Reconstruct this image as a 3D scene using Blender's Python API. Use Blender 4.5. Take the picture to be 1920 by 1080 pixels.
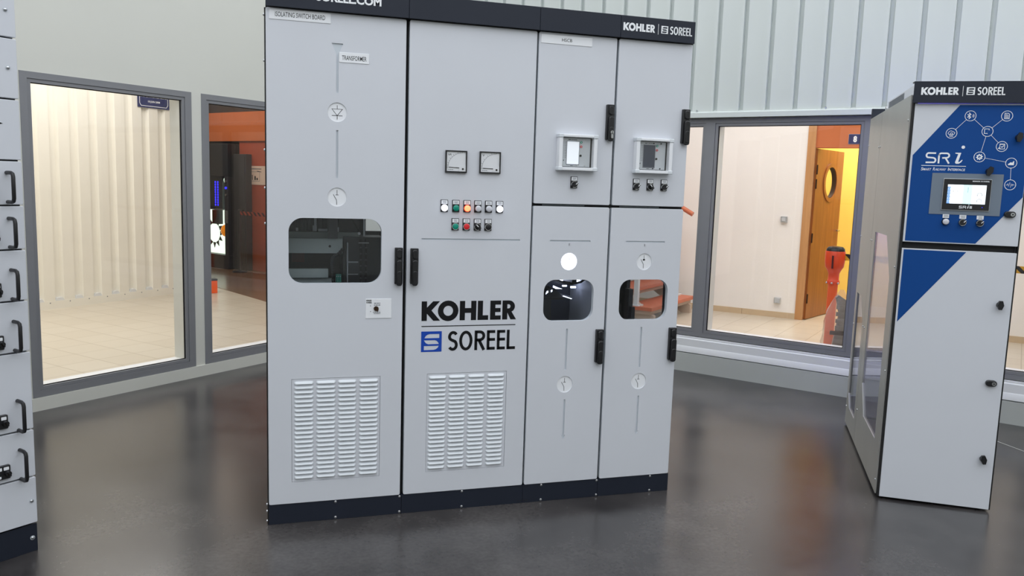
import bpy, bmesh, math, random
from mathutils import Vector, Matrix
from mathutils.geometry import tessellate_polygon

for o in list(bpy.data.objects):
    bpy.data.objects.remove(o)
scene = bpy.context.scene
COL = scene.collection
PI = math.pi
random.seed(4)

# ------------------------------------------------------------------ camera
cam_data = bpy.data.cameras.new('camera')
cam = bpy.data.objects.new('camera', cam_data)
COL.objects.link(cam)
scene.camera = cam
cam_data.sensor_width = 36.0
cam_data.lens = 1520.9 / 1920.0 * 36.0
cam_data.clip_start = 0.05
cam_data.clip_end = 100


def aim(pitch, yaw, roll):
    f = Vector((math.sin(yaw) * math.cos(pitch), math.cos(yaw) * math.cos(pitch), -math.sin(pitch)))
    r = Vector((math.cos(yaw), -math.sin(yaw), 0))
    d = f.cross(r)
    c, s = math.cos(roll), math.sin(roll)
    r2 = c * r + s * d
    d2 = -s * r + c * d
    return Matrix((r2, -d2, -f)).transposed()


cam.matrix_world = Matrix.Translation((-0.002, -3.3891, 1.4523)) @ aim(0.1278, 0.2962, -0.0318).to_4x4()

# ------------------------------------------------------------------ daylight, exposure
world = bpy.data.worlds.new('overcast_daylight')
scene.world = world
world.use_nodes = True
bg = world.node_tree.nodes['Background']
bg.inputs[0].default_value = (0.905, 0.945, 1.0, 1)
bg.inputs[1].default_value = 2.12
scene.view_settings.view_transform = 'Standard'
scene.view_settings.look = 'None'
scene.view_settings.exposure = 0.0
scene.view_settings.gamma = 1.0
scene.view_settings.use_curve_mapping = False
scene.cycles.use_denoising = True
scene.cycles.max_bounces = 10
scene.cycles.transparent_max_bounces = 24
scene.cycles.sample_clamp_indirect = 6.0


# ------------------------------------------------------------------ materials
def lin(c):
    return tuple(((x / 255) / 12.92 if x / 255 <= 0.04045 else ((x / 255 + 0.055) / 1.055) ** 2.4) for x in c)


def material(name, rgb, rough=0.5, metal=0.0, vary=0.04, scale=6.0, bump=0.0, bump_scale=200.0, spec=0.5, emit=None, strength=0.0):
    m = bpy.data.materials.new(name)
    m.use_nodes = True
    nt = m.node_tree
    p = nt.nodes['Principled BSDF']
    c = lin(rgb)
    tc = nt.nodes.new('ShaderNodeTexCoord')
    n = nt.nodes.new('ShaderNodeTexNoise')
    n.inputs['Scale'].default_value = scale
    n.inputs['Detail'].default_value = 4
    nt.links.new(tc.outputs['Object'], n.inputs['Vector'])
    r = nt.nodes.new('ShaderNodeValToRGB')
    r.color_ramp.elements[0].position = 0.3
    r.color_ramp.elements[1].position = 0.7
    r.color_ramp.elements[0].color = tuple(x * (1 - vary) for x in c) + (1,)
    r.color_ramp.elements[1].color = tuple(min(1, x * (1 + vary)) for x in c) + (1,)
    nt.links.new(n.outputs['Fac'], r.inputs['Fac'])
    nt.links.new(r.outputs['Color'], p.inputs['Base Color'])
    p.inputs['Roughness'].default_value = rough
    p.inputs['Metallic'].default_value = metal
    p.inputs['Specular IOR Level'].default_value = spec
    if emit:
        p.inputs['Emission Color'].default_value = lin(emit) + (1,)
        p.inputs['Emission Strength'].default_value = strength
    if bump:
        n2 = nt.nodes.new('ShaderNodeTexNoise')
        n2.inputs['Scale'].default_value = bump_scale
        n2.inputs['Detail'].default_value = 2
        nt.links.new(tc.outputs['Object'], n2.inputs['Vector'])
        b = nt.nodes.new('ShaderNodeBump')
        b.inputs['Strength'].default_value = bump
        b.inputs['Distance'].default_value = 0.002
        nt.links.new(n2.outputs['Fac'], b.inputs['Height'])
        nt.links.new(b.outputs['Normal'], p.inputs['Normal'])
    return m


def glass(name, tint=(1, 1, 1), ior=1.45, haze=0.0, haze_rgb=(220, 225, 235)):
    m = bpy.data.materials.new(name)
    m.use_nodes = True
    nt = m.node_tree
    nt.nodes.remove(nt.nodes['Principled BSDF'])
    out = nt.nodes['Material Output']
    t = nt.nodes.new('ShaderNodeBsdfTransparent')
    t.inputs[0].default_value = tint + (1,)
    g = nt.nodes.new('ShaderNodeBsdfGlossy')
    g.inputs['Roughness'].default_value = 0.02
    # Schlick reflectance, the same from either side of the sheet
    lw = nt.nodes.new('ShaderNodeLayerWeight')
    lw.inputs['Blend'].default_value = 0.5
    pw = nt.nodes.new('ShaderNodeMath')
    pw.operation = 'POWER'
    pw.inputs[1].default_value = 5.0
    nt.links.new(lw.outputs['Facing'], pw.inputs[0])
    f0 = ((ior - 1) / (ior + 1)) ** 2
    mr = nt.nodes.new('ShaderNodeMapRange')
    mr.inputs['To Min'].default_value = f0
    mr.inputs['To Max'].default_value = 1.0
    nt.links.new(pw.outputs[0], mr.inputs['Value'])
    mx = nt.nodes.new('ShaderNodeMixShader')
    nt.links.new(mr.outputs[0], mx.inputs[0])
    src = t
    if haze:
        d = nt.nodes.new('ShaderNodeBsdfTranslucent')
        d.inputs[0].default_value = lin(haze_rgb) + (1,)
        d2 = nt.nodes.new('ShaderNodeBsdfDiffuse')
        d2.inputs[0].default_value = lin(haze_rgb) + (1,)
        a = nt.nodes.new('ShaderNodeMixShader')
        a.inputs[0].default_value = 0.5
        nt.links.new(d.outputs[0], a.inputs[1])
        nt.links.new(d2.outputs[0], a.inputs[2])
        b = nt.nodes.new('ShaderNodeMixShader')
        b.inputs[0].default_value = haze
        nt.links.new(t.outputs[0], b.inputs[1])
        nt.links.new(a.outputs[0], b.inputs[2])
        src = b
    nt.links.new(src.outputs[0], mx.inputs[1])
    nt.links.new(g.outputs[0], mx.inputs[2])
    nt.links.new(mx.outputs[0], out.inputs[0])
    return m


def concrete_floor():
    m = bpy.data.materials.new('polished_dark_concrete')
    m.use_nodes = True
    nt = m.node_tree
    p = nt.nodes['Principled BSDF']
    tc = nt.nodes.new('ShaderNodeTexCoord')
    n1 = nt.nodes.new('ShaderNodeTexNoise')
    n1.inputs['Scale'].default_value = 1.6
    n1.inputs['Detail'].default_value = 8
    n1.inputs['Roughness'].default_value = 0.62
    nt.links.new(tc.outputs['Object'], n1.inputs['Vector'])
    r = nt.nodes.new('ShaderNodeValToRGB')
    e = r.color_ramp.elements
    e[0].position, e[1].position = 0.30, 0.74
    e[0].color = lin((40, 38, 39)) + (1,)
    e[1].color = lin((82, 79, 78)) + (1,)
    nt.links.new(n1.outputs['Fac'], r.inputs['Fac'])
    n3 = nt.nodes.new('ShaderNodeTexNoise')
    n3.inputs['Scale'].default_value = 55
    n3.inputs['Detail'].default_value = 3
    nt.links.new(tc.outputs['Object'], n3.inputs['Vector'])
    mix = nt.nodes.new('ShaderNodeMixRGB')
    mix.blend_type = 'OVERLAY'
    mix.inputs[0].default_value = 0.35
    nt.links.new(r.outputs['Color'], mix.inputs[1])
    nt.links.new(n3.outputs['Fac'], mix.inputs[2])
    nt.links.new(mix.outputs[0], p.inputs['Base Color'])
    mr = nt.nodes.new('ShaderNodeMapRange')
    mr.inputs['To Min'].default_value = 0.17
    mr.inputs['To Max'].default_value = 0.30
    nt.links.new(n1.outputs['Fac'], mr.inputs['Value'])
    nt.links.new(mr.outputs[0], p.inputs['Roughness'])
    p.inputs['Specular IOR Level'].default_value = 0.55
    return m


def tile_floor():
    m = bpy.data.materials.new('cream_floor_tiles')
    m.use_nodes = True
    nt = m.node_tree
    p = nt.nodes['Principled BSDF']
    tc = nt.nodes.new('ShaderNodeTexCoord')
    mp = nt.nodes.new('ShaderNodeMapping')
    mp.inputs['Rotation'].default_value = (0, 0, math.radians(-41.1))
    mp.inputs['Location'].default_value = (0.07, 0.11, 0)
    nt.links.new(tc.outputs['Object'], mp.inputs['Vector'])
    b = nt.nodes.new('ShaderNodeTexBrick')
    b.offset = 0.0
    b.inputs['Scale'].default_value = 1.0
    b.inputs['Brick Width'].default_value = 0.283
    b.inputs['Row Height'].default_value = 0.283
    b.inputs['Mortar Size'].default_value = 0.0022
    b.inputs['Mortar Smooth'].default_value = 0.1
    b.inputs['Color1'].default_value = lin((208, 199, 183)) + (1,)
    b.inputs['Color2'].default_value = lin((202, 192, 175)) + (1,)
    b.inputs['Mortar'].default_value = lin((150, 134, 112)) + (1,)
    nt.links.new(mp.outputs[0], b.inputs['Vector'])
    nt.links.new(b.outputs['Color'], p.inputs['Base Color'])
    p.inputs['Roughness'].default_value = 0.3
    return m


def wood(name, a, b):
    m = bpy.data.materials.new(name)
    m.use_nodes = True
    nt = m.node_tree
    p = nt.nodes['Principled BSDF']
    tc = nt.nodes.new('ShaderNodeTexCoord')
    mp = nt.nodes.new('ShaderNodeMapping')
    mp.inputs['Scale'].default_value = (9, 9, 0.7)
    nt.links.new(tc.outputs['Object'], mp.inputs['Vector'])
    n = nt.nodes.new('ShaderNodeTexNoise')
    n.inputs['Scale'].default_value = 3
    n.inputs['Detail'].default_value = 5
    n.inputs['Distortion'].default_value = 0.6
    nt.links.new(mp.outputs[0], n.inputs['Vector'])
    r = nt.nodes.new('ShaderNodeValToRGB')
    r.color_ramp.elements[0].color = lin(a) + (1,)
    r.color_ramp.elements[1].color = lin(b) + (1,)
    r.color_ramp.elements[0].position = 0.3
    r.color_ramp.elements[1].position = 0.7
    nt.links.new(n.outputs['Fac'], r.inputs['Fac'])
    nt.links.new(r.outputs['Color'], p.inputs['Base Color'])
    p.inputs['Roughness'].default_value = 0.4
    return m


def striped(name, a, b, freq):
    m = bpy.data.materials.new(name)
    m.use_nodes = True
    nt = m.node_tree
    p = nt.nodes['Principled BSDF']
    tc = nt.nodes.new('ShaderNodeTexCoord')
    w = nt.nodes.new('ShaderNodeTexWave')
    w.wave_type = 'BANDS'
    w.bands_direction = 'DIAGONAL'
    w.inputs['Scale'].default_value = freq
    nt.links.new(tc.outputs['Object'], w.inputs['Vector'])
    r = nt.nodes.new('ShaderNodeValToRGB')
    r.color_ramp.interpolation = 'CONSTANT'
    r.color_ramp.elements[0].color = lin(a) + (1,)
    r.color_ramp.elements[1].color = lin(b) + (1,)
    r.color_ramp.elements[1].position = 0.5
    nt.links.new(w.outputs['Color'], r.inputs['Fac'])
    nt.links.new(r.outputs['Color'], p.inputs['Base Color'])
    p.inputs['Roughness'].default_value = 0.5
    return m


M = {}
M['grey'] = material('light_grey_powder_coat', (207, 210, 217), 0.42, vary=0.012, scale=3, bump=0.05, bump_scale=500)
M['grey_in'] = material('grey_engraved_backing', (196, 203, 210), 0.5, vary=0.01)
M['louver'] = material('pale_grey_louver_paint', (214, 219, 224), 0.4, vary=0.01)
M['white'] = material('white_plastic', (232, 234, 238), 0.4, vary=0.01)
M['black'] = material('black_plastic', (22, 22, 25), 0.38, vary=0.1)
M['gap'] = material('black_gasket_and_gap_shade', (14, 14, 16), 0.7, vary=0.1)  # rubber seals; also painted as shade into gaps and holes
M['ink'] = material('black_print', (10, 10, 14), 0.5, spec=0.3, vary=0.02)
M['ink_grey'] = material('grey_print', (112, 116, 122), 0.5, vary=0.02)
M['navy'] = material('dark_slate_powder_coat', (34, 39, 51), 0.5, spec=0.3, vary=0.03, bump=0.08, bump_scale=500)
M['plinth'] = material('dark_slate_plinth_paint', (30, 35, 47), 0.5, spec=0.3, vary=0.04)
M['white_print'] = material('white_print', (238, 240, 243), 0.5, vary=0.01)
M['blue'] = material('blue_vinyl', (0, 66, 136), 0.6, vary=0.02, spec=0.25)
M['logo_blue'] = material('logo_blue_vinyl', (8, 66, 170), 0.4, vary=0.02)
M['steel'] = material('zinc_steel', (190, 192, 195), 0.28, metal=1.0, vary=0.05)
M['alu'] = material('brushed_aluminium', (205, 207, 209), 0.35, metal=0.7, vary=0.03)
M['relay'] = material('relay_grey_plastic', (190, 195, 199), 0.45, vary=0.01)
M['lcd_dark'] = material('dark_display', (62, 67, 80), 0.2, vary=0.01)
M['lcd_lit'] = material('lit_display', (235, 240, 245), 0.3, emit=(240, 246, 255), strength=0.4)
M['hmi_lit'] = material('touch_screen_lit', (235, 240, 245), 0.3, emit=(238, 250, 255), strength=0.9)
M['hmi_tint'] = material('touch_screen_cyan', (190, 230, 230), 0.3, emit=(205, 245, 245), strength=0.8)
M['hmi_menu'] = material('touch_screen_menu', (90, 140, 200), 0.3, emit=(110, 160, 215), strength=0.55)
M['lamp_white'] = material('white_lamp_on', (255, 255, 255), 0.3, emit=(235, 238, 255), strength=3.2)
M['lamp_red'] = material('red_lamp_on', (255, 120, 90), 0.3, emit=(255, 96, 60), strength=4.5)
M['lamp_red_ring'] = material('red_lamp_collar', (205, 20, 16), 0.3, emit=(255, 30, 20), strength=0.35)
M['lens_white'] = material('white_lens_off', (206, 207, 214), 0.25, vary=0.01)
M['lens_green'] = material('green_lens', (0, 140, 118), 0.25, vary=0.03)
M['lens_red'] = material('red_button', (215, 36, 44), 0.3, vary=0.03)
M['chrome'] = material('chrome_ring', (200, 202, 205), 0.2, metal=1.0, vary=0.02)
M['led_disc'] = material('led_disc_on', (250, 250, 255), 0.3, emit=(225, 228, 255), strength=2.0)
M['led_blue'] = material('blue_led_strip', (80, 80, 255), 0.3, emit=(70, 70, 255), strength=60.0)
M['led_cool'] = material('cool_led_strip', (230, 235, 255), 0.3, emit=(220, 228, 255), strength=5.0)
M['blue_dot'] = material('blue_led_dot', (40, 40, 255), 0.3, emit=(40, 40, 255), strength=2.5)
M['wall'] = material('off_white_wall_paint', (214, 214, 206), 0.75, vary=0.015, scale=2.0, bump=0.04, bump_scale=90)
M['cladding'] = material('grey_white_steel_cladding', (208, 214, 212), 0.5, vary=0.015, scale=1.5)
M['kerb'] = material('grey_kerb_paint', (184, 188, 185), 0.6, vary=0.03, scale=4)
M['sill'] = material('white_sill_paint', (226, 228, 230), 0.45, vary=0.01)
M['frame'] = material('grey_window_aluminium', (130, 131, 135), 0.5, vary=0.02)
M['cream'] = material('cream_steel_cladding', (240, 236, 225), 0.45, vary=0.015)
M['plaster'] = material('cream_plaster', (243, 240, 236), 0.85, vary=0.02, scale=3, bump=0.5, bump_scale=45)
M['skirting'] = material('beige_tile_skirting', (205, 182, 150), 0.5, vary=0.04)
M['orange_wall'] = material('burnt_orange_paint', (196, 110, 62), 0.7, vary=0.03)
M['brick_wall'] = material('rust_orange_paint', (168, 74, 44), 0.6, vary=0.05)
M['yellow_wall'] = material('yellow_paint', (248, 214, 104), 0.7, vary=0.02)
M['brown_floor'] = material('brown_epoxy_floor', (128, 104, 84), 0.25, vary=0.1, scale=2)
M['dark_wall'] = material('dark_brown_wall', (66, 52, 42), 0.7, vary=0.06)
M['door_wood'] = wood('oak_veneer', (138, 80, 38), (164, 100, 48))
M['trim_wood'] = wood('pale_oak_trim', (186, 134, 84), (204, 152, 100))
M['orange_plastic'] = material('orange_plastic', (240, 92, 24), 0.4, vary=0.03)
M['orange_head'] = material('red_orange_plastic', (236, 74, 30), 0.35, vary=0.03)
M['tread'] = material('terracotta_wood_paint', (206, 112, 78), 0.45, vary=0.05)
M['stair_under'] = material('beige_stair_underside', (196, 176, 158), 0.7, vary=0.03)
M['sign_blue'] = material('enamel_blue', (32, 36, 90), 0.3, vary=0.02)
M['copper'] = material('handrail_orange_paint', (200, 104, 62), 0.4, vary=0.04)
M['beam'] = material('grey_busbar_beam', (158, 166, 163), 0.5, vary=0.03)
M['dark_metal'] = material('dark_machine_metal', (58, 58, 62), 0.45, vary=0.08)
M['insulator'] = material('graphite_insulator', (40, 42, 47), 0.5, vary=0.08)
M['terminal_green'] = material('green_terminal', (30, 105, 92), 0.5, vary=0.05)
M['dark_red'] = material('dark_red_insulation', (82, 26, 30), 0.5, vary=0.05)
M['galvanised'] = material('galvanised_metal', (150, 154, 156), 0.35, metal=0.6, vary=0.12, scale=30)
M['paper'] = material('notice_paper', (225, 205, 192), 0.8, vary=0.02)
M['hazard'] = striped('hazard_stripes', (28, 26, 24), (226, 170, 40), 9)
M['hazard_red'] = striped('red_dark_stripes', (60, 24, 18), (170, 70, 48), 7)
M['amber'] = material('amber_dome', (230, 130, 20), 0.25, vary=0.05, emit=(240, 140, 10), strength=0.5)
M['light_panel'] = material('lit_machine_panel', (225, 240, 225), 0.4, emit=(225, 245, 225), strength=1.3)
M['polymer_grey'] = material('grey_mounting_sheet', (112, 124, 138), 0.35, vary=0.01)
M['side_panel'] = material('satin_grey_side_panel', (172, 172, 168), 0.38, metal=0.25, vary=0.03)
M['lock'] = material('dark_bronze_lock', (70, 52, 40), 0.35, metal=0.6, vary=0.1)
M['glass'] = glass('window_glass')
M['cab_glass'] = glass('cabinet_window_glass', (0.92, 0.94, 0.96), 1.45)
M['polycarbonate'] = glass('side_polycarbonate', (0.86, 0.86, 0.90), 1.25)
M['hazy'] = glass('hazy_polycarbonate', (0.95, 0.94, 1.0), 1.2, haze=0.26)
M['film'] = glass('clear_plastic_film', (0.96, 0.93, 0.92), 1.4, haze=0.2, haze_rgb=(236, 214, 204))
M['concrete'] = concrete_floor()
M['tiles'] = tile_floor()

# ------------------------------------------------------------------ mesh building
_text_cache = {}


def text_shape(s, bold=0.0):
    key = (s, bold)
    if key in _text_cache:
        return _text_cache[key]
    cu = bpy.data.curves.new('text', 'FONT')
    cu.body = s
    cu.resolution_u = 3
    cu.offset = bold
    ob = bpy.data.objects.new('text', cu)
    COL.objects.link(ob)
    bpy.context.view_layer.update()
    dg = bpy.context.evaluated_depsgraph_get()
    me = bpy.data.meshes.new_from_object(ob.evaluated_get(dg))
    vs = [(v.co.x, v.co.y) for v in me.vertices]
    fs = [tuple(p.vertices) for p in me.polygons]
    bpy.data.objects.remove(ob)
    bpy.data.curves.remove(cu)
    bpy.data.meshes.remove(me)
    x0, x1 = min(v[0] for v in vs), max(v[0] for v in vs)
    y0, y1 = min(v[1] for v in vs), max(v[1] for v in vs)
    vs = [((x - x0) / (x1 - x0), (y - y0) / (y1 - y0)) for x, y in vs]
    _text_cache[key] = (vs, fs)
    return vs, fs


def rrect(x0, x1, z0, z1, r=0.0, n=4, inset=0.0):
    x0, x1, z0, z1 = x0 + inset, x1 - inset, z0 + inset, z1 - inset
    r = max(r - inset, 0.0004)
    pts = []
    for cx, cz, a in ((x1 - r, z1 - r, 0), (x0 + r, z1 - r, 90), (x0 + r, z0 + r, 180), (x1 - r, z0 + r, 270)):
        for k in range(n + 1):
            t = math.radians(a + 90 * k / n)
            pts.append((cx + r * math.cos(t), cz + r * math.sin(t)))
    return pts


def circle(cx, cz, r, n=28, rz=None):
    rz = r if rz is None else rz
    return [(cx + r * math.cos(2 * PI * k / n), cz + rz * math.sin(2 * PI * k / n)) for k in range(n)]


def rect(x0, x1, z0, z1):
    return [(x0, z0), (x1, z0), (x1, z1), (x0, z1)]


class MB:
    """collects shapes; local frame: x along the front, y into the depth, z up"""

    def __init__(self):
        self.v, self.f, self.m, self.mats = [], [], [], []

    def mi(self, m):
        m = M[m] if isinstance(m, str) else m
        if m not in self.mats:
            self.mats.append(m)
        return self.mats.index(m)

    def add(self, vs, fs, mat):
        b = len(self.v)
        k = self.mi(mat)
        self.v += [tuple(v) for v in vs]
        for f in fs:
            self.f.append(tuple(b + i for i in f))
            self.m.append(k)
        return self

    def box(self, x0, x1, y0, y1, z0, z1, mat):
        vs = [(x, y, z) for x in (x0, x1) for y in (y0, y1) for z in (z0, z1)]
        return self.add(vs, [(0, 1, 3, 2), (4, 6, 7, 5), (0, 4, 5, 1), (2, 3, 7, 6), (0, 2, 6, 4), (1, 5, 7, 3)], mat)

    def prism(self, outer, y0, y1, mat, holes=(), front=None, ch=0.0, axis='y'):
        """outline in x,z with holes, extruded from y0 (front) to y1; front = smaller outline at y0, chamfered over ch"""
        def P(a, b, d):
            return (a, d, b) if axis == 'y' else ((d, a, b) if axis == 'x' else (a, b, d))
        loops = [outer] + list(holes)
        flat = [p for l in loops for p in l]
        tess = tessellate_polygon([[Vector((x, z, 0)) for x, z in l] for l in loops])
        n = len(flat)
        fl = [p for l in ([front if front else outer] + list(holes)) for p in l]
        vs = [P(a, b, y0) for a, b in fl] + [P(a, b, y1) for a, b in flat]
        fs = [tuple(t) for t in tess] + [tuple(n + i for i in reversed(t)) for t in tess]
        if front:
            vs += [P(a, b, y0 + ch) for a, b in outer]
        s = 0
        for li, l in enumerate(loops):
            k = len(l)
            for i in range(k):
                j = (i + 1) % k
                if li == 0 and front:
                    fs += [(i, j, 2 * n + j, 2 * n + i), (2 * n + i, 2 * n + j, n + j, n + i)]
                else:
                    fs.append((s + i, s + j, n + s + j, n + s + i))
            s += k
        return self.add(vs, fs, mat)

    def slab(self, x0, x1, z0, z1, y0, y1, mat, r=0.002, ch=0.0, holes=(), n=4):
        o = rrect(x0, x1, z0, z1, r, n)
        return self.prism(o, y0, y1, mat, holes, front=rrect(x0, x1, z0, z1, r, n, ch) if ch else None, ch=ch)

    def tube(self, pts, r, mat, n=10, cap=True):
        pts = [Vector(p) for p in pts]
        rs = r if isinstance(r, (list, tuple)) else [r] * len(pts)
        vs, fs = [], []
        up = None
        for i, p in enumerate(pts):
            t = (pts[min(i + 1, len(pts) - 1)] - pts[max(i - 1, 0)]).normalized()
            if up is None:
                a = Vector((0, 0, 1)) if abs(t.z) < 0.9 else Vector((1, 0, 0))
                up = (a - t * a.dot(t)).normalized()
            else:
                up = (up - t * up.dot(t)).normalized()
            sd = t.cross(up)
            for k in range(n):
                an = 2 * PI * k / n
                vs.append(p + (up * math.cos(an) + sd * math.sin(an)) * rs[i])
        for i in range(len(pts) - 1):
            for k in range(n):
                k2 = (k + 1) % n
                fs.append((i * n + k, i * n + k2, (i + 1) * n + k2, (i + 1) * n + k))
        if cap:
            fs.append(tuple(range(n)))
            fs.append(tuple(range((len(pts) - 1) * n, len(pts) * n)))
        return self.add(vs, fs, mat)

    def cyl(self, cx, cz, y0, y1, r, mat, n=24, r2=None):
        """cylinder along y"""
        return self.tube([(cx, y0, cz), (cx, y1, cz)], [r, r if r2 is None else r2], mat, n)

    def lathe(self, prof, cx, cy, mat, n=24):
        """profile of (radius, z) turned about the vertical through cx, cy"""
        vs, fs = [], []
        for r, z in prof:
            for k in range(n):
                a = 2 * PI * k / n
                vs.append((cx + r * math.cos(a), cy + r * math.sin(a), z))
        for i in range(len(prof) - 1):
            for k in range(n):
                k2 = (k + 1) % n
                fs.append((i * n + k, i * n + k2, (i + 1) * n + k2, (i + 1) * n + k))
        fs.append(tuple(range(n)))
        fs.append(tuple(range((len(prof) - 1) * n, len(prof) * n)))
        return self.add(vs, fs, mat)

    def dome(self, cx, cz, y, r, h, mat, n=16, k=4):
        """screw head / button cap: a shallow dome standing out of the surface at y towards the front"""
        prof = [(r * math.cos(i / k * PI / 2), y - h * math.sin(i / k * PI / 2)) for i in range(k + 1)]
        vs, fs = [], []
        for rr, yy in prof:
            for j in range(n):
                a = 2 * PI * j / n
                vs.append((cx + max(rr, 1e-5) * math.cos(a), yy, cz + max(rr, 1e-5) * math.sin(a)))
        for i in range(k):
            for j in range(n):
                j2 = (j + 1) % n
                fs.append((i * n + j, i * n + j2, (i + 1) * n + j2, (i + 1) * n + j))
        return self.add(vs, fs, mat)

    def text(self, s, x0, x1, z0, z1, y, mat, bold=0.0, shear=0.0):
        vs, fs = text_shape(s, bold)
        return self.add([(x0 + a * (x1 - x0) + shear * (b * (z1 - z0)), y, z0 + b * (z1 - z0)) for a, b in vs], fs, mat)

    def ribbon(self, pts, w, y, mat, closed=False, th=0.0005):
        """flat stroke of width w following pts in the x,z plane"""
        n = len(pts)
        P = [Vector(p) for p in pts]
        L, R = [], []
        for i in range(n):
            if closed:
                a, b = P[i - 1], P[(i + 1) % n]
            else:
                a, b = P[max(i - 1, 0)], P[min(i + 1, n - 1)]
            d1 = (P[i] - a).normalized() if (P[i] - a).length > 1e-9 else (b - P[i]).normalized()
            d2 = (b - P[i]).normalized() if (b - P[i]).length > 1e-9 else d1
            t = (d1 + d2)
            t = t.normalized() if t.length > 1e-6 else d1
            nn = Vector((-t.y, t.x))
            k = min(1.0 / max(abs(nn.dot(Vector((-d1.y, d1.x)))), 0.4), 2.0)
            L.append(P[i] + nn * w / 2 * k)
            R.append(P[i] - nn * w / 2 * k)
        vs, fs = [], []
        for yy in (y - th, y):
            vs += [(p.x, yy, p.y) for p in L] + [(p.x, yy, p.y) for p in R]
        for i in range(n if closed else n - 1):
            j = (i + 1) % n
            fs += [(i, j, n + j, n + i), (i, j, 2 * n + j, 2 * n + i), (n + i, n + j, 3 * n + j, 3 * n + i)]
        if not closed:
            fs += [(0, n, 3 * n, 2 * n), (n - 1, 2 * n - 1, 4 * n - 1, 3 * n - 1)]
        return self.add(vs, fs, mat)

    def build(self, name, parent=None, loc=None, rotz=0.0, bevel=0.0):
        me = bpy.data.meshes.new(name)
        me.from_pydata(self.v, [], self.f)
        for m in self.mats:
            me.materials.append(m)
        me.polygons.foreach_set('material_index', self.m)
        bm = bmesh.new()
        bm.from_mesh(me)
        bmesh.ops.recalc_face_normals(bm, faces=bm.faces)
        bm.to_mesh(me)
        bm.free()
        me.polygons.foreach_set('use_smooth', [True] * len(me.polygons))
        me.set_sharp_from_angle(angle=0.6)
        me.update()
        o = bpy.data.objects.new(name, me)
        COL.objects.link(o)
        if parent:
            o.parent = parent
        if loc:
            o.location = loc
        o.rotation_euler.z = rotz
        if bevel:
            b = o.modifiers.new('bevel', 'BEVEL')
            b.width = bevel
            b.segments = 2
            b.limit_method = 'ANGLE'
        return o


def tag(o, label, cat, group=None, kind=None):
    if label:
        o['label'] = label
    if cat:
        o['category'] = cat
    if group:
        o['group'] = group
    if kind:
        o['kind'] = kind
    return o


def thing(name, label, cat, loc, rotz=0.0, group=None):
    o = bpy.data.objects.new(name, None)
    o.empty_display_size = 0.1
    COL.objects.link(o)
    o.location = loc
    o.rotation_euler.z = rotz
    return tag(o, label, cat, group)


def struct(o):
    o['kind'] = 'structure'
    return o


def dup(o, parent, dx=0, dy=0, dz=0):
    """a copy of a part and of its sub-parts, moved in its parent's frame"""
    c = o.copy()
    COL.objects.link(c)
    c.parent = parent
    c.location = (o.location.x + dx, o.location.y + dy, o.location.z + dz)
    for ch in o.children:
        d = ch.copy()
        COL.objects.link(d)
        d.parent = c
    return c


# ------------------------------------------------------------------ lettering and marks
def arc(cx, cz, rx, rz, a0, a1, n=8):
    return [(cx + rx * math.cos(math.radians(a0 + (a1 - a0) * k / n)), cz + rz * math.sin(math.radians(a0 + (a1 - a0) * k / n))) for k in range(n + 1)]


def letters_heavy(mb, x0, x1, z0, z1, y, mat, th=0.0006):
    """the six heavy capitals K O H L E R"""
    sx, sz = (x1 - x0) / 4.94, (z1 - z0)
    w = 0.27

    def S(l):
        return [(x0 + a * sx, z0 + b * sz) for a, b in l]
    polys = [
        ([(0, 0), (w, 0), (w, .37), (.60, 0), (.95, 0), (.50, .53), (.93, 1), (.58, 1), (w, .68), (w, 1), (0, 1)], []),
        (arc(1.36, .5, .53, .53, 0, 345, 23), [arc(1.36, .5, .25, .26, 0, 345, 23)]),
        ([(1.96, 0), (2.23, 0), (2.23, .38), (2.55, .38), (2.55, 0), (2.82, 0), (2.82, 1), (2.55, 1), (2.55, .63), (2.23, .63), (2.23, 1), (1.96, 1)], []),
        ([(2.90, 0), (3.46, 0), (3.46, .24), (3.17, .24), (3.17, 1), (2.90, 1)], []),
        ([(3.56, 0), (4.13, 0), (4.13, .22), (3.83, .22), (3.83, .4), (4.11, .4), (4.11, .61), (3.83, .61), (3.83, .79), (4.13, .79), (4.13, 1), (3.56, 1)], []),
        ([(4.21, 0), (4.48, 0), (4.48, .36), (4.66, 0), (4.96, 0), (4.70, .42)] + arc(4.56, .685, .32, .315, -50, 90, 8) + [(4.21, 1)],
         [[(4.47, .58), (4.53, .58)] + arc(4.54, .69, .10, .11, -80, 80, 6) + [(4.47, .80)]]),
    ]
    for o, h in polys:
        mb.prism(S(o), y - th, y, mat, [S(q) for q in h])


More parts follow.
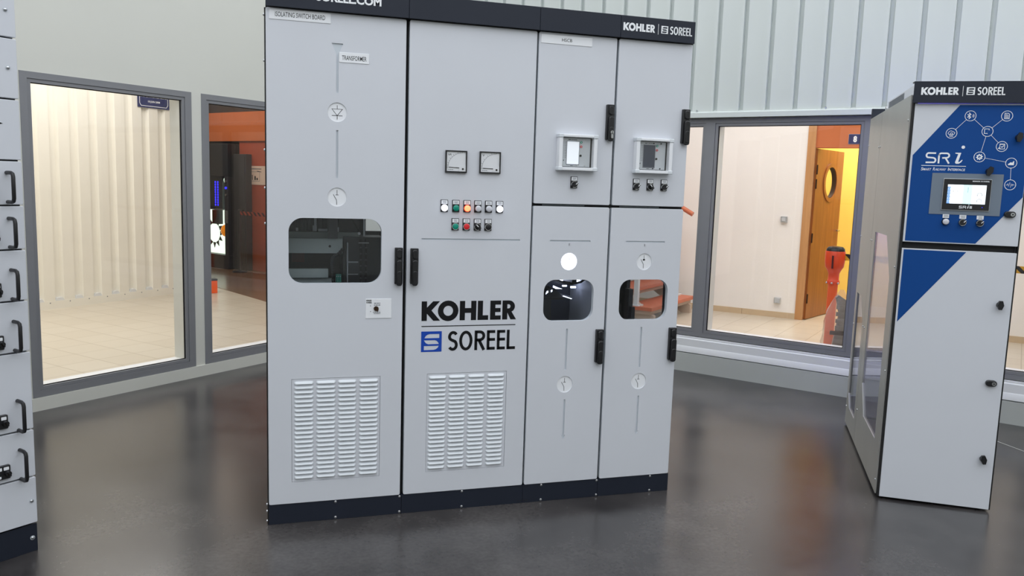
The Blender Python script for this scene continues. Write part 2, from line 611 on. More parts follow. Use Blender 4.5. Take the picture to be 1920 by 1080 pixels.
def letters_light(mb, x0, x1, z0, z1, y, mat, t=0.14):
    """the six narrow capitals S O R E E L; t is the stroke as a part of the height"""
    h = z1 - z0
    W = x1 - x0
    w = t * h
    zb, zt = z0 + w / 2, z1 - w / 2

    def X(f):
        return x0 + f * W
    # S
    a, b = X(0.006) + w / 2, X(0.152) - w / 2
    m = (a + b) / 2
    q = (zt - zb)
    s = arc(m + w * 0.1, zt - q * .26, (b - a) / 2, q * .26, 30, 180, 7)[:-1] + arc(m + w * .1, zt - q * .26, (b - a) / 2, q * .20, 180, 245, 3) \
        + arc(m, zb + q * .25, (b - a) / 2, q * .27, 55, 0, 4) + arc(m, zb + q * .25, (b - a) / 2, q * .25, 0, -150, 7)[1:]
    mb.ribbon(s, w, y, mat)
    # O
    a, b = X(0.172) + w / 2, X(0.365) - w / 2
    mb.ribbon(arc((a + b) / 2, (zb + zt) / 2, (b - a) / 2, q / 2, 0, 345, 23), w, y, mat, closed=True)
    # R
    a, b = X(0.395) + w / 2, X(0.535)
    mb.ribbon([(a, z0), (a, z1)], w, y, mat)
    mb.ribbon([(a, zt)] + arc(b - q * .26, zt - q * .24, q * .24, q * .24, 90, -90, 8) + [(a, zt - q * .48)], w, y, mat)
    mb.ribbon([(a + q * .18, zt - q * .48), (b, z0)], w * 1.05, y, mat)
    for f in (0.575, 0.725):
        a, b = X(f) + w / 2, X(f + 0.122)
        mb.ribbon([(a, z0), (a, z1)], w, y, mat)
        for zz in (zb, (zb + zt) / 2 + q * .03, zt):
            mb.ribbon([(a, zz), (b if zz != (zb + zt) / 2 else b - w * .1, zz)], w, y, mat)
    a, b = X(0.872) + w / 2, X(1.0)
    mb.ribbon([(a, z0), (a, z1)], w, y, mat)
    mb.ribbon([(a, zb), (b, zb)], w, y, mat)


def square_mark(mb, x0, x1, z0, z1, y, mat):
    """square emblem with an S cut out of it in three leaves"""
    w, h = x1 - x0, z1 - z0

    def S(l):
        return [(x0 + a * w, z0 + b * h) for a, b in l]
    top = [(.16, .67), (.88, .67), (.88, .87), (.42, .87)] + [(.30, .84), (.22, .78)]
    mid = [(.14, .57), (.16, .52), (.24, .42), (.34, .375), (.86, .375), (.84, .44), (.76, .53), (.66, .57)]
    bot = [(.14, .09), (.60, .09), (.72, .12), (.81, .19), (.86, .29), (.14, .29)]
    mb.prism(rect(x0, x1, z0, z1), y - .0006, y, mat, [S(top), S(mid), S(bot)])


def fascia_marks(mb, x0, z0, z1, y, w=0.336):
    """white heavy name, bar, emblem and narrow name as on both dark fascias"""
    k = w / 0.336
    h = z1 - z0
    letters_heavy(mb, x0, x0 + .152 * k, z0, z1, y, 'white_print')
    mb.box(x0 + .1675 * k, x0 + .1693 * k, y - .0006, y, z0 - h * .18, z1 + h * .18, 'white_print')
    square_mark(mb, x0 + .183 * k, x0 + .216 * k, z0, z1, y, 'white_print')
    letters_light(mb, x0 + .225 * k, x0 + .336 * k, z0 - .001, z1 + .001, y, 'white_print', 0.15)


def small_print(mb, x0, x1, z0, z1, y, rows, mat='ink_grey'):
    """rows too small to read: broken fine strokes"""
    for i in range(rows):
        zc = z1 - (z1 - z0) * (i + .5) / rows
        hh = (z1 - z0) / rows * .22
        x = x0 + (x1 - x0) * random.uniform(0, .15)
        while x < x1 - (x1 - x0) * .1:
            e = min(x + (x1 - x0) * random.uniform(.12, .3), x1)
            mb.box(x, e, y - .0004, y, zc - hh, zc + hh, mat)
            x = e + (x1 - x0) * .05


# ------------------------------------------------------------------ frames of the place
LW_O, LW_A = Vector((0, 3.1502, 0)), 0.7169        # left wall: origin, heading
RW_O, RW_A = Vector((3.6, 1.8976, 0)), -0.8906     # right wall
PW_O, PW_A = Vector((4.827, 4.651, 0)), math.radians(-46.92)  # plaster wall beyond the right windows
CW_O, CW_A = Vector((-2.143, 5.208, 0)), math.radians(45.97)  # cream clad wall beyond the left windows
ZF = 0.10                                           # tiled floor level beyond the windows


def at(o, a, s, d=0.0, z=0.0):
    """point s along a wall, d behind it"""
    return o + Vector((math.cos(a), math.sin(a), 0)) * s + Vector((-math.sin(a), math.cos(a), 0)) * d + Vector((0, 0, z))


HALL_H = 5.2
corner = Vector((1.517, 4.473, 0))

# ------------------------------------------------------------------ floors
lend = at(LW_O, LW_A, -7.0)
rend = at(RW_O, RW_A, 4.0)
mb = MB()
mb.prism([(corner.x, corner.y), (lend.x, lend.y), (lend.x, -9.0), (rend.x, -9.0), (rend.x, rend.y)], 0.0, -0.08, 'concrete', axis='z')
struct(mb.build('floor'))
mb = MB()
mb.prism([(4.222, .50), (4.228, .50), (4.209, -.30), (4.203, -.30)], .0012, .0002, 'kerb', axis='z')
struct(mb.build('floor_joint'))
mb = MB()
la, lb = at(LW_O, LW_A, -6.0, 0.10), at(LW_O, LW_A, -6.0, 6.5)
c1 = at(LW_O, LW_A, 2.02, 0.10)
ra, rb = at(RW_O, RW_A, 4.0, 0.10), at(RW_O, RW_A, 4.0, 7.5)
outer_poly = [(la.x, la.y), (c1.x, c1.y + 0.02), (ra.x, ra.y), (rb.x, rb.y), (4.5, 12.5), (-2.0, 12.5), (lb.x, lb.y)]
mb.prism(outer_poly, ZF, -0.08, 'tiles', axis='z')
struct(mb.build('floor_corridor'))
mb = MB()
mb.prism([(-0.90, 7.62), (0.6, 4.95 - 0.58), (1.6, 6.0), (2.6, 9.6), (-2.2, 10.6)], ZF + 0.004, ZF - 0.01, 'brown_floor', axis='z')
struct(mb.build('floor_workshop'))
mb = MB()
mb.prism(outer_poly, 2.95, 3.05, 'wall', axis='z')
struct(mb.build('ceiling_corridor'))

# ------------------------------------------------------------------ hall walls
# left wall with two window openings
mb = MB()
WL = [(-1.790, -0.653), (-0.573, 0.565)]
mb.prism(rect(-7.0, 2.02, 0, HALL_H), 0.0, 0.13, 'wall', [rect(a, b, 0.082, 2.007) for a, b in WL])
struct(mb.build('wall_left', loc=LW_O, rotz=LW_A))
mb = MB()
mb.box(-7.0, 2.0, -0.010, 0.0, 0.0, 0.080, 'wall')
struct(mb.build('baseboard_left', loc=LW_O, rotz=LW_A))


def window_frame(name, o, a, x0, x1, z0, z1, gx0, gx1, gz0, gz1, depth):
    """aluminium frame with an inner glazing bead, a black gasket line, its pane and the white reveal ledge behind"""
    root = bpy.data.objects.new(name, None)
    COL.objects.link(root)
    root.location = o
    root.rotation_euler.z = a
    struct(root)
    f = MB()
    f.prism(rect(x0, x1, z0, z1), -0.004, 0.022, 'frame', [rect(gx0 - .022, gx1 + .022, gz0 - .022, gz1 + .022)])
    f.prism(rect(gx0 - .0205, gx1 + .0205, gz0 - .0205, gz1 + .0205), 0.001, 0.014, 'frame', [rect(gx0, gx1, gz0, gz1)])
    f.prism(rect(gx0 - .0225, gx1 + .0225, gz0 - .0225, gz1 + .0225), 0.006, 0.022, 'gap', [rect(gx0 - .019, gx1 + .019, gz0 - .019, gz1 + .019)])
    fo = f.build('window_frame', root)
    g = MB()
    g.prism(rect(gx0 - .001, gx1 + .001, gz0 - .001, gz1 + .001), 0.0142, 0.022, 'gap', [rect(gx0 + .006, gx1 - .006, gz0 + .005, gz1 - .005)])
    g.build('gasket', root)
    p = MB()
    p.box(gx0, gx1, 0.0165, 0.0195, gz0, gz1, 'glass')
    p.build('pane', root)
    s = MB()
    s.box(gx0 - .02, gx1 + .02, 0.0225, depth, gz0 - .05, gz0 - .002, 'sill')
    s.build('ledge', root)
    j = MB()
    j.box(gx0 - .05, gx0 + .004, 0.0225, depth, gz0 - .02, gz1 + .02, 'wall')
    j.box(gx1 - .004, gx1 + .05, 0.0225, depth, gz0 - .02, gz1 + .02, 'wall')
    j.build('reveal', root)
    return root


for i, (a, b) in enumerate(WL):
    window_frame('window_%d' % (i + 1), LW_O, LW_A, a, b, 0.082, 2.007, a + .064, b - .073 if i == 0 else b - .064, 0.146, 1.947, 0.13)

# right wall: core with one long opening, cladding trays above, sill and kerb below
mb = MB()
mb.prism(rect(-3.31, 4.0, 0, HALL_H), 0.012, 0.13, 'wall', [rect(-1.66, 1.83, 0.290, 2.000)])
struct(mb.build('wall_right', loc=RW_O, rotz=RW_A))
mb = MB()
prof = []
s = -3.31 + 0.056
pitch = 0.2
prof.append((-3.31, -.022))
while s < 3.9:
    prof += [(s - .060, -.022), (s - .050, -.026), (s - .020, -.026), (s - .019, .010), (s + .013, .010), (s + .014, -.022)]
    s += pitch
prof.append((4.0, -.022))
vs = [(x, y, z) for z in (2.03, HALL_H) for x, y in prof]
n = len(prof)
mb.add(vs, [(i, i + 1, n + i + 1, n + i) for i in range(n - 1)], 'cladding')
struct(mb.build('wall_right_cladding', loc=RW_O, rotz=RW_A))
mb = MB()
mb.prism([(-.050, 2.003), (-.046, 2.003), (-.046, 2.036), (0.012, 2.060), (0.012, 2.064), (-.050, 2.039)], -3.31, 4.0, 'cladding', axis='x')
fl = mb.build('trim_1', loc=RW_O, rotz=RW_A)
struct(fl)
for sx in (-0.60, 0.36, 1.33):
    b = MB()
    b.tube([(sx, -.022, 2.046), (sx, -.030, 2.062)], .006, 'steel', 8)
    b.build('bolt', fl)
mb = MB()
mb.prism([(-.012, 0.280), (-.012, 0.268), (-.020, 0.262), (-.022, 0.205), (-.026, 0.200), (-.030, 0.157), (0.03, 0.157), (0.03, 0.290)], -3.2, 4.0, 'sill', axis='x')
struct(mb.build('trim_2', loc=RW_O, rotz=RW_A))
mb = MB()
mb.box(-3.2, 4.0, -.034, 0.012, 0.0, 0.150, 'kerb')
struct(mb.build('baseboard_right', loc=RW_O, rotz=RW_A))
gl = [(-1.583, -0.550), (-0.430, 0.603), (0.723, 1.756)]
for i, (a, b) in enumerate(gl):
    x0 = a - .06 if i else a - .077
    x1 = b + .06 if i < 2 else b + .074
    window_frame('window_%d' % (i + 3), RW_O, RW_A, x0, x1, 0.290, 2.000, a, b, 0.344, 1.941, 0.13)

# walls behind the photographer, closing the hall
mb = MB()
mb.box(lend.x - .15, lend.x, -9.0, lend.y, 0, HALL_H, 'wall')
struct(mb.build('wall_side'))
mb = MB()
mb.box(rend.x, rend.x + .15, -9.0, rend.y, 0, HALL_H, 'wall')
struct(mb.build('wall_far_side'))
mb = MB()
mb.box(lend.x, rend.x, -9.15, -9.0, 0, HALL_H, 'wall')
struct(mb.build('wall_back'))

# ------------------------------------------------------------------ beyond the left windows
# cream clad wall with recessed valleys that stop above a flat base strip
CW_END = 2.0
mb = MB()
k0 = -24
pit = 0.2055
pr = [(k0 * pit - .1, 0.0)]
val = []
k = k0
while 0.085 + k * pit < CW_END - .1:
    s = 0.085 + k * pit
    pr += [(s - .047, 0.0), (s - .028, 0.034), (s + .028, 0.034), (s + .047, 0.0)]
    val.append(s)
    k += 1
pr.append((CW_END, 0.0))
vs = [(x, y, z) for z in (ZF + .075, 2.95) for x, y in pr]
n = len(pr)
mb.add(vs, [(i, i + 1, n + i + 1, n + i) for i in range(n - 1)], 'cream')
mb.box(k0 * pit - .1, CW_END, -.003, 0.06, ZF, ZF + .078, 'cream')
for s in val:
    mb.prism([(s - .047, ZF + .076), (s + .047, ZF + .076), (s + .026, ZF + .108), (s - .026, ZF + .108)], -.001, 0.034, 'sill')
    mb.dome(s + .103, ZF + .062, -.003, .006, .003, 'ink_grey', 8, 2)
mb.box(CW_END - .002, CW_END + .03, -.004, 0.30, ZF, 2.95, 'sill')
struct(mb.build('wall_corridor_left', loc=CW_O, rotz=CW_A))

sg = MB()
sg.slab(1.224, 1.622, 2.132, 2.42, -.012, -.004, 'sign_blue', .006)
sg.ribbon([(1.246, 2.40), (1.246, 2.176), (1.264, 2.150), (1.583, 2.150), (1.601, 2.176), (1.601, 2.40)], .006, -.012, 'white_print')
sg.text('DES ENTREPRENEURS', 1.258, 1.590, 2.240, 2.290, -.0128, 'white_print', 0.03)
sg.text('10 JUIN 2008', 1.350, 1.500, 2.183, 2.208, -.0128, 'white_print', 0.03)
tag(sg.build('street_sign', loc=CW_O, rotz=CW_A), 'dark blue enamel street name plate on cream corrugated wall, cut by window top', 'sign')

bx = MB()
bx.slab(-.045, .045, 0, .145, -.05, .05, 'orange_plastic', .008, .004)
bx.box(-.046, .046, -.051, .051, .145, .165, 'dark_metal')
tag(bx.build('storage_box', loc=(-0.60, 6.44, ZF + .0005), rotz=0.35), 'small orange box with dark lid standing at end of cream wall', 'box')

# dark workshop seen through the second left window
BW = Vector((-0.55, 9.30, 0))
BW_A = math.radians(-53)


def wk(s, d, z=0.0):
    return at(BW, BW_A, s, d, z)


mb = MB()
mb.box(-2.6, 2.6, 0.0, 0.1, ZF, 2.95, 'dark_wall')
struct(mb.build('wall_workshop', loc=BW, rotz=BW_A))
mb = MB()
mb.box(0.395, 2.6, -.06, -.002, ZF + .006, 1.928, 'brick_wall')
struct(mb.build('wall_workshop_panel', loc=BW, rotz=BW_A))
mb = MB()
mb.box(-2.6, 2.6, -.085, -.002, 1.930, 2.335, 'orange_wall')
struct(mb.build('trim_3', loc=BW, rotz=BW_A))
mb = MB()
mb.slab(0.575, 0.985, 1.325, 1.585, -.067, -.0605, 'paper', .004)
mb.ribbon([(.64, 1.545), (.90, 1.545)], .012, -.0672, 'ink_grey')
mb.ribbon([(.65, 1.505), (.86, 1.505), (.86, 1.375), (.65, 1.375)], .005, -.0672, 'ink_grey', closed=True)
mb.ribbon([(.80, 1.515), (.90, 1.505)], .008, -.0676, 'ink')
for x0, x1, z1 in ((.69, .705, 1.46), (.745, .775, 1.445), (.79, .82, 1.42)):
    mb.box(x0, x1, -.0677, -.067, 1.39, z1, 'ink')
tag(mb.build('wall_notice', loc=BW, rotz=BW_A), 'white paper notice with small drawing on rust orange workshop wall', 'notice')
mb = MB()
mb.box(0.74, 2.4, -.322, -.314, .905, .955, 'hazard_red')
for sx in (.74, 2.4):
    mb.lathe([(.10, ZF + .005), (.10, ZF + .02), (.025, ZF + .03), (.025, .97), (.004, .985)], sx, -.318, 'dark_metal', 12)
tag(mb.build('barrier_tape', loc=BW, rotz=BW_A), 'red and dark striped barrier tape in front of rust orange workshop wall', 'barrier')

t = thing('display_machine', 'dark workshop machine with glowing pale panel, amber dome and blue lights', 'machine', wk(0, -.25, ZF + .005), BW_A)
ZM = -(ZF + .005)
mb = MB()
mb.box(-1.1, .385, .0, .20, 0, .20, 'dark_metal')
mb.box(-1.1, .385, .12, .20, .20, 1.78, 'insulator')
mb.box(-1.1, .385, .0, .12, 1.32, 1.78, 'insulator')
mb.box(.300, .385, .0, .12, .20, 1.32, 'dark_metal')
mb.build('housing', t, bevel=.006)
mb = MB()
mb.box(-1.09, .290, .085, .115, .205, .84, 'light_panel')
for i in range(12):
    an = i / 12 * 2 * PI
    cx, cz = -.07 + .17 * math.cos(an), .50 + .17 * math.sin(an)
    mb.prism([(cx - .035 * math.sin(an) - .03 * math.cos(an), cz + .035 * math.cos(an) - .03 * math.sin(an)), (cx + .05 * math.cos(an), cz + .05 * math.sin(an)), (cx + .035 * math.sin(an) - .03 * math.cos(an), cz - .035 * math.cos(an) - .03 * math.sin(an))], .078, .084, 'dark_metal')
mb.build('lit_panel', t)
mb = MB()
mb.dome(.200, .545, .084, .088, .06, 'amber', 24, 6)
mb.build('dome', t)
mb = MB()
mb.box(.03, .185, -.02, .05, .64, .84, 'black')
mb.box(-.10, .235, .01, .05, .86, 1.31, 'black')
mb.box(-.10, .240, .0, .05, .842, .858, 'galvanised')
for sx in (.075, .135):
    for i in range(10):
        mb.box(sx - .009, sx + .009, .0045, .0095, .90 + i * .036, .925 + i * .036, 'blue_dot')
mb.build('control_screen', t)
mb = MB()
mb.tube([(.262, .05, .86), (.262, .05, 1.22), (.225, .05, 1.29)], .014, 'light_panel', 8)
mb.build('strip_light', t)
mb = MB()
mb.slab(.305, .378, .66, .84, -.006, -.0005, 'galvanised', .004)
mb.build('button_panel', t)
for z, mt in ((1.16, 'blue_dot'), (1.25, 'steel'), (1.06, 'steel')):
    mb = MB()
    mb.cyl(.345, z, -.012, -.0005, .016, mt, 12)
    mb.build('machine_button', t)
t = thing('equipment_column', 'tall dark grey enclosure between glowing machine and rust orange wall', 'cabinet', wk(.535, -.16, ZF + .005), BW_A)
mb = MB()
mb.slab(-.145, .145, 0, 1.64, 0, .095, 'dark_metal', .006, .004)
mb.build('body', t)
mb = MB()
mb.slab(-.125, .125, .10, 1.60, -.010, -.0005, 'dark_metal', .006, .003)
mb.cyl(.09, .85, -.03, -.0105, .012, 'black', 10)
mb.build('door', t)

# ------------------------------------------------------------------ beyond the right windows
mb = MB()
mb.box(-6.0, 0.905, 0.0, 0.12, ZF, 2.95, 'plaster')
mb.box(1.87, 6.0, 0.0, 0.12, ZF, 2.95, 'plaster')
struct(mb.build('wall_corridor_right', loc=PW_O, rotz=PW_A))
mb = MB()
mb.box(0.905, 1.87, 0.01, 0.12, 1.925, 2.95, 'orange_wall')
struct(mb.build('wall_lintel', loc=PW_O, rotz=PW_A))
mb = MB()
for x0, x1 in ((-6.0, -.93), (-.925, .338), (.341, .905), (1.95, 6.0)):
    mb.box(x0, x1, -.012, -.0005, ZF, ZF + .062, 'skirting')
struct(mb.build('baseboard_corridor', loc=PW_O, rotz=PW_A))
mb = MB()
mb.box(.905, .985, -.014, .13, ZF, 2.95, 'trim_wood')
mb.box(1.87, 1.95, -.014, .13, ZF, 2.95, 'trim_wood')
struct(mb.build('trim_4', loc=PW_O, rotz=PW_A))
# room behind the door
mb = MB()
mb.box(-1.0, 4.0, 1.75, 1.85, ZF, 2.95, 'yellow_wall')
struct(mb.build('wall_yellow', loc=PW_O, rotz=PW_A))
# unseen outer walls, added to keep sky light out of the rooms
mb = MB()
for i in range(2, len(outer_poly)):
    p, q = Vector(outer_poly[i]), Vector(outer_poly[(i + 1) % len(outer_poly)])
    d = (q - p).normalized()
    nn = Vector((d.y, -d.x)) * .1
    mb.prism([tuple(p), tuple(q), tuple(q + nn), tuple(p + nn)], ZF - .1, 3.05, 'wall', axis='z')
struct(mb.build('wall_light_block'))

# open oak door with porthole
dd = bpy.data.objects.new('door_1', None)
COL.objects.link(dd)
dd.location = at(PW_O, PW_A, .988, .03, 0)
dd.rotation_euler.z = math.radians(32.3)
struct(dd)
mb = MB()
mb.prism(rect(0.004, .790, ZF + .008, 1.918), -.02, .02, 'door_wood', [circle(.428, 1.573, .170, 32)])
mb.build('leaf', dd)
mb = MB()
mb.prism(circle(.428, 1.573, .212, 32), -.030, -.0205, 'door_wood', [circle(.428, 1.573, .168, 32)])
mb.prism(circle(.428, 1.573, .172, 32), -.022, .022, 'dark_wall', [circle(.428, 1.573, .160, 32)])
mb.build('porthole_ring', dd)
mb = MB()
mb.prism(circle(.428, 1.573, .160, 32), -.003, .003, 'glass')
mb.build('porthole_pane', dd)
mb = MB()
mb.cyl(.735, 1.045, -.055, -.0205, .010, 'steel', 10)
mb.tube([(.735, -.05, 1.045), (.655, -.055, 1.045)], .008, 'steel', 8)
mb.cyl(.735, 1.045, .0205, .055, .010, 'steel', 10)
mb.tube([(.735, .05, 1.045), (.85, .055, 1.045)], .008, 'steel', 8)
mb.build('door_handle', dd)
for hz in (1.70, 1.55, .98, .33):
    mb = MB()
    mb.tube([(-.004, -.028, hz - .05), (-.004, -.028, hz + .05)], .008, 'lock', 8)
    mb.box(.002, .022, -.026, -.0205, hz - .05, hz + .05, 'lock')
    mb.build('hinge', dd)

mb = MB()
mb.slab(1.300, 1.56, 1.965, 2.064, .001, .009, 'sign_blue', .003)
mb.prism(rrect(1.299, 1.561, 1.964, 2.065, .003), .0015, .0095, 'white_print', [rrect(1.302, 1.558, 1.967, 2.062, .003)])
mb.text('8', 1.345, 1.380, 1.982, 2.046, .0004, 'white_print', 0.05)
tag(mb.build('number_sign', loc=PW_O, rotz=PW_A), 'blue number plate with white 8 on orange band over the doorway', 'sign')


def wall_box(name, label, cat, s, z, rocker):
    t = thing(name, label, cat, at(PW_O, PW_A, s, -.0005, z), PW_A)
    mb = MB()
    mb.slab(-.034, .034, -.033, .033, -.030, 0, 'alu', .004, .003)
    mb.build('housing', t)
    mb = MB()
    if rocker:
        mb.slab(-.020, .020, -.020, .020, -.036, -.0305, 'relay', .002, .002)
        mb.build('rocker', t)
    else:
        mb.slab(-.028, .028, -.026, .026, -.035, -.0305, 'relay', .002, .002)
        mb.build('lid', t)
    return t


wall_box('light_switch', 'grey square light switch at hand height on cream plaster wall', 'switch', .722, 1.165, True)
wall_box('wall_socket', 'grey lidded wall socket low on cream plaster wall near the door', 'socket', .714, .287, False)
t = thing('wall_switch', 'small white switch on yellow wall at open door edge', 'switch', at(PW_O, PW_A, 1.62, 1.7495, 1.56), PW_A)
mb = MB()
mb.slab(-.05, .05, -.05, .05, -.03, 0, 'white', .004, .003)
mb.build('housing', t)
mb = MB()
mb.slab(-.03, .03, -.03, .03, -.037, -.0305, 'relay', .003, .002)
mb.build('rocker', t)

# belt post
bp = at(RW_O, RW_A, .392, .5, ZF + .0005)
t = thing('belt_barrier_post', 'orange plastic belt barrier post with black cap behind the right window', 'barrier post', bp, RW_A)
mb = MB()
mb.lathe([(.17, 0), (.17, .02), (.13, .045), (.05, .06), (.045, .07)], 0, 0, 'black', 24)
mb.build('base', t)
mb = MB()
mb.lathe([(.036, .062), (.036, .66)], 0, 0, 'orange_plastic', 20)
mb.build('post', t)
mb = MB()
mb.lathe([(.046, .655), (.048, .675), (.043, .685), (.040, .69), (.040, .735), (.050, .76), (.068, .79), (.073, .83), (.074, .905), (.070, .912)], 0, 0, 'orange_head', 24)
mb.box(-.006, .006, -.0765, -.060, .78, .88, 'dark_red')
mb.build('belt_head', t)
mb = MB()
mb.lathe([(.069, .9125), (.066, .930), (.052, .945), (.02, .951)], 0, 0, 'black', 24)
mb.build('cap', t)
for sx in (-.042, .0, .042):
    mb = MB()
    mb.dome(sx, .665, -.050 if sx == 0 else -.030, .008, .008, 'steel', 10, 3)
    mb.build('screw', t)
mb = MB()
mb.box(.074, 2.4, -.0015, .0015, .845, .895, 'hazard')
mb.build('belt', t)

# wrapped metal part by the window
wp = at(RW_O, RW_A, .490, .27, ZF + .0005)
t = thing('wrapped_bracket', 'ribbed metal bracket wrapped in clear plastic film inside right window', 'wrapped part', wp, RW_A + .3)
mb = MB()
mb.prism([(-.05, 0), (.09, 0), (.09, .45), (.06, .56), (.0, .60), (-.02, .58), (.01, .45)], -.03, .03, 'galvanised')
for i in range(9):
    mb.box(-.012 if i > 2 else -.035, .085, -.042, -.030, .08 + i * .052, .11 + i * .052, 'galvanised')
mb.box(-.045, .07, -.045, -.03, .30, .33, 'dark_metal')
mb.build('bracket', t)
mb = MB()
vs, fs = [], []
ns, nr = 18, 8
for j in range(nr + 1):
    z = .0 + .64 * j / nr
    k = 1.0 if j < nr - 2 else (.78 if j == nr - 2 else (.5 if j == nr - 1 else .12))
    for i in range(ns):
        a = 2 * PI * i / ns
        w = 1 + .10 * math.sin(5 * a + j * 1.7) + .05 * random.uniform(-1, 1)
        vs.append((.02 + (.115 * k + (.03 if j < 2 else 0)) * w * math.cos(a), .075 * k * w * math.sin(a), z))
for j in range(nr):
    for i in range(ns):
        i2 = (i + 1) % ns
        fs.append((j * ns + i, j * ns + i2, (j + 1) * ns + i2, (j + 1) * ns + i))
mb.add(vs, fs, 'film')
mb.build('plastic_film', t)

# staircase behind the right windows
st = at(Vector((3.627, 3.767, 0)), LW_A, 0, 0, ZF)
t = thing('staircase', 'open staircase with terracotta treads and white posts behind switchboard', 'staircase', st, LW_A)
# local x runs along the treads (away through the window), local y climbs to the left
for i in range(6):
    y0 = i * .235
    z = .18 + i * .165
    mb = MB()
    mb.box(0, 1.22, y0, y0 + .30, z - .035, z, 'tread')
    mb.build('tread', t)
    mb = MB()
    mb.box(.03, 1.20, y0 + .03, y0 + .27, z - .075, z - .036, 'stair_under')
    mb.build('tread_support', t)
mb = MB()
for sx in (.06, 1.10):
    mb.prism([(.0, .0), (.10, .0), (1.45, .85), (1.45, 1.0), (1.35, 1.0), (.0, .09)], sx, sx + .05, 'stair_under', axis='x')
mb.build('stringer', t)
for (sx, i) in ((.05, 0), (.05, 2), (.05, 4), (1.14, 0), (1.14, 2)):
    mb = MB()
    yy, z = i * .235 + .19, .18 + i * .165
    mb.box(sx - .022, sx + .022, yy - .022, yy + .022, z + .008, z + .95, 'sill')
    mb.box(sx - .045, sx + .075, yy - .045, yy + .045, z + .0005, z + .012, 'sill')
    mb.build('baluster', t)
mb = MB()
mb.tube([(1.14, .045, 1.083), (1.14, .19, 1.160), (1.14, .66, 1.49), (1.14, 1.3, 1.94)], .026, 'copper', 12)
mb.tube([(.05, .10, 1.10), (.05, .19, 1.16), (.05, .66, 1.49), (.05, 1.3, 1.94)], .022, 'copper', 12)
mb.build('handrail', t)

# corridor lamps: unseen area lights added to brighten the rooms beyond the glass
def added_area_lamp(name, p, rz, sx, sy, energy, rgb, label):
    o = bpy.data.objects.new(name, bpy.data.lights.new(name, 'AREA'))
    o.data.shape = 'RECTANGLE'
    o.data.size, o.data.size_y = sx, sy
    o.data.energy = energy
    o.data.color = lin(rgb)
    COL.objects.link(o)
    o.location = p
    o.rotation_euler = (0, 0, rz)
    return o


added_area_lamp('corridor_fill_light', at(LW_O, LW_A, -1.2, 1.9, 2.92), LW_A, 4.5, 1.6, 94, (255, 252, 248), '')
added_area_lamp('corridor_fill_light', at(RW_O, RW_A, .2, 1.3, 2.92), RW_A, 4.5, 1.4, 80, (253, 250, 250), '')
added_area_lamp('room_fill_light', at(PW_O, PW_A, 1.6, 1.0, 2.92), PW_A, 1.6, .8, 70, (255, 246, 230), '')
added_area_lamp('workshop_fill_light', wk(.4, -1.0, 2.92), BW_A, 2.0, .8, 24, (255, 236, 216), '')
# ------------------------------------------------------------------ main switchboard: four columns
DEPTH = 0.6
ZD0, ZD1 = 0.0872, 2.100
BAY = [0.0, 0.5567, 1.1146, 1.4856, 1.8550]


class CB(MB):
    """shapes given in the switchboard's own frame, stored relative to one column's base"""

    def __init__(self, ox):
        super().__init__()
        self.ox = ox

    def add(self, vs, fs, mat):
        return super().add([(v[0] - self.ox, v[1], v[2]) for v in vs], fs, mat)


def column(name, label, i, back=True, clear_side=False):
    X0, X1 = BAY[i], BAY[i + 1]
    t = thing(name, label, 'switchboard', (X0, 0, 0), 0, None)
    c = CB(X0)
    e = .0008
    a, b = X0 + e, X1 - e
    # front ring of dark frame, sides, top and bottom plates
    c.prism(rect(a, b, .0865, 2.1), .024, .045, 'gap', [rect(a + .03, b - .03, .11, 2.07)])
    sides = [(a, a + .016)] if clear_side else [(a, a + .016), (b - .016, b)]
    for s0, s1 in sides:
        c.box(s0, s1, .0455, DEPTH, .0865, 2.1, 'grey')
    c.box(a + .0165, b - .0165, .0455, DEPTH, 2.08, 2.1, 'grey')
    c.box(a + .0165, b - .0165, .0455, DEPTH, .0865, .105, 'dark_metal')
    if back:
        c.box(a + .0165, b - .0165, DEPTH - .016, DEPTH, .106, 2.079, 'insulator')
    if clear_side:
        c.box(b - .020, b, .0455, .125, .0865, 2.1, 'insulator')
        c.box(b - .020, b, .535, DEPTH, .0865, 2.1, 'insulator')
        c.box(b - .016, b, .1255, .5345, 1.40, 2.1, 'grey')
        c.box(b - .016, b, .1255, .5345, .0865, .72, 'grey')
    if i in (2, 3):
        c.box(a + .03, b - .03, .0245, .06, 1.352, 1.377, 'gap')
        c.tube([(a + .05, .020, 1.3645), (b - .12, .020, 1.3645)], .0028, 'galvanised', 8)
        c.box(a + .0165, b - .0165, .0605, .55, 1.355, 1.362, 'insulator')
    c.build('carcass', t)
    p = CB(X0)
    p.box(a, b, .004, .022, .0005, .0855, 'plinth')
    p.box(a, a + .02, .0225, DEPTH, .0005, .0855, 'plinth')
    p.box(b - .02, b, .0225, DEPTH, .0005, .0855, 'plinth')
    if i == 1 or i == 2:
        for hx in ((b - .020, b - .008) if i == 1 else (a + .008, a + .020)):
            for hz in (.012, .076):
                p.cyl(hx, hz, .0034, .006, .003, 'gap', 8)
    if i == 3:
        p.cyl(b - .010, .012, .0034, .006, .003, 'gap', 8)
    p.build('plinth', t)
    return t


def screw(parent, x, y, z, ox, first=[None]):
    if first[0] is None:
        m = MB()
        m.dome(0, 0, 0, .0062, .004, 'steel', 12, 3)
        first[0] = m.build('screw', parent, loc=(x - ox, y, z))
        return first[0]
    c = first[0].copy()
    COL.objects.link(c)
    c.parent = parent
    c.location = (x - ox, y, z)
    return c


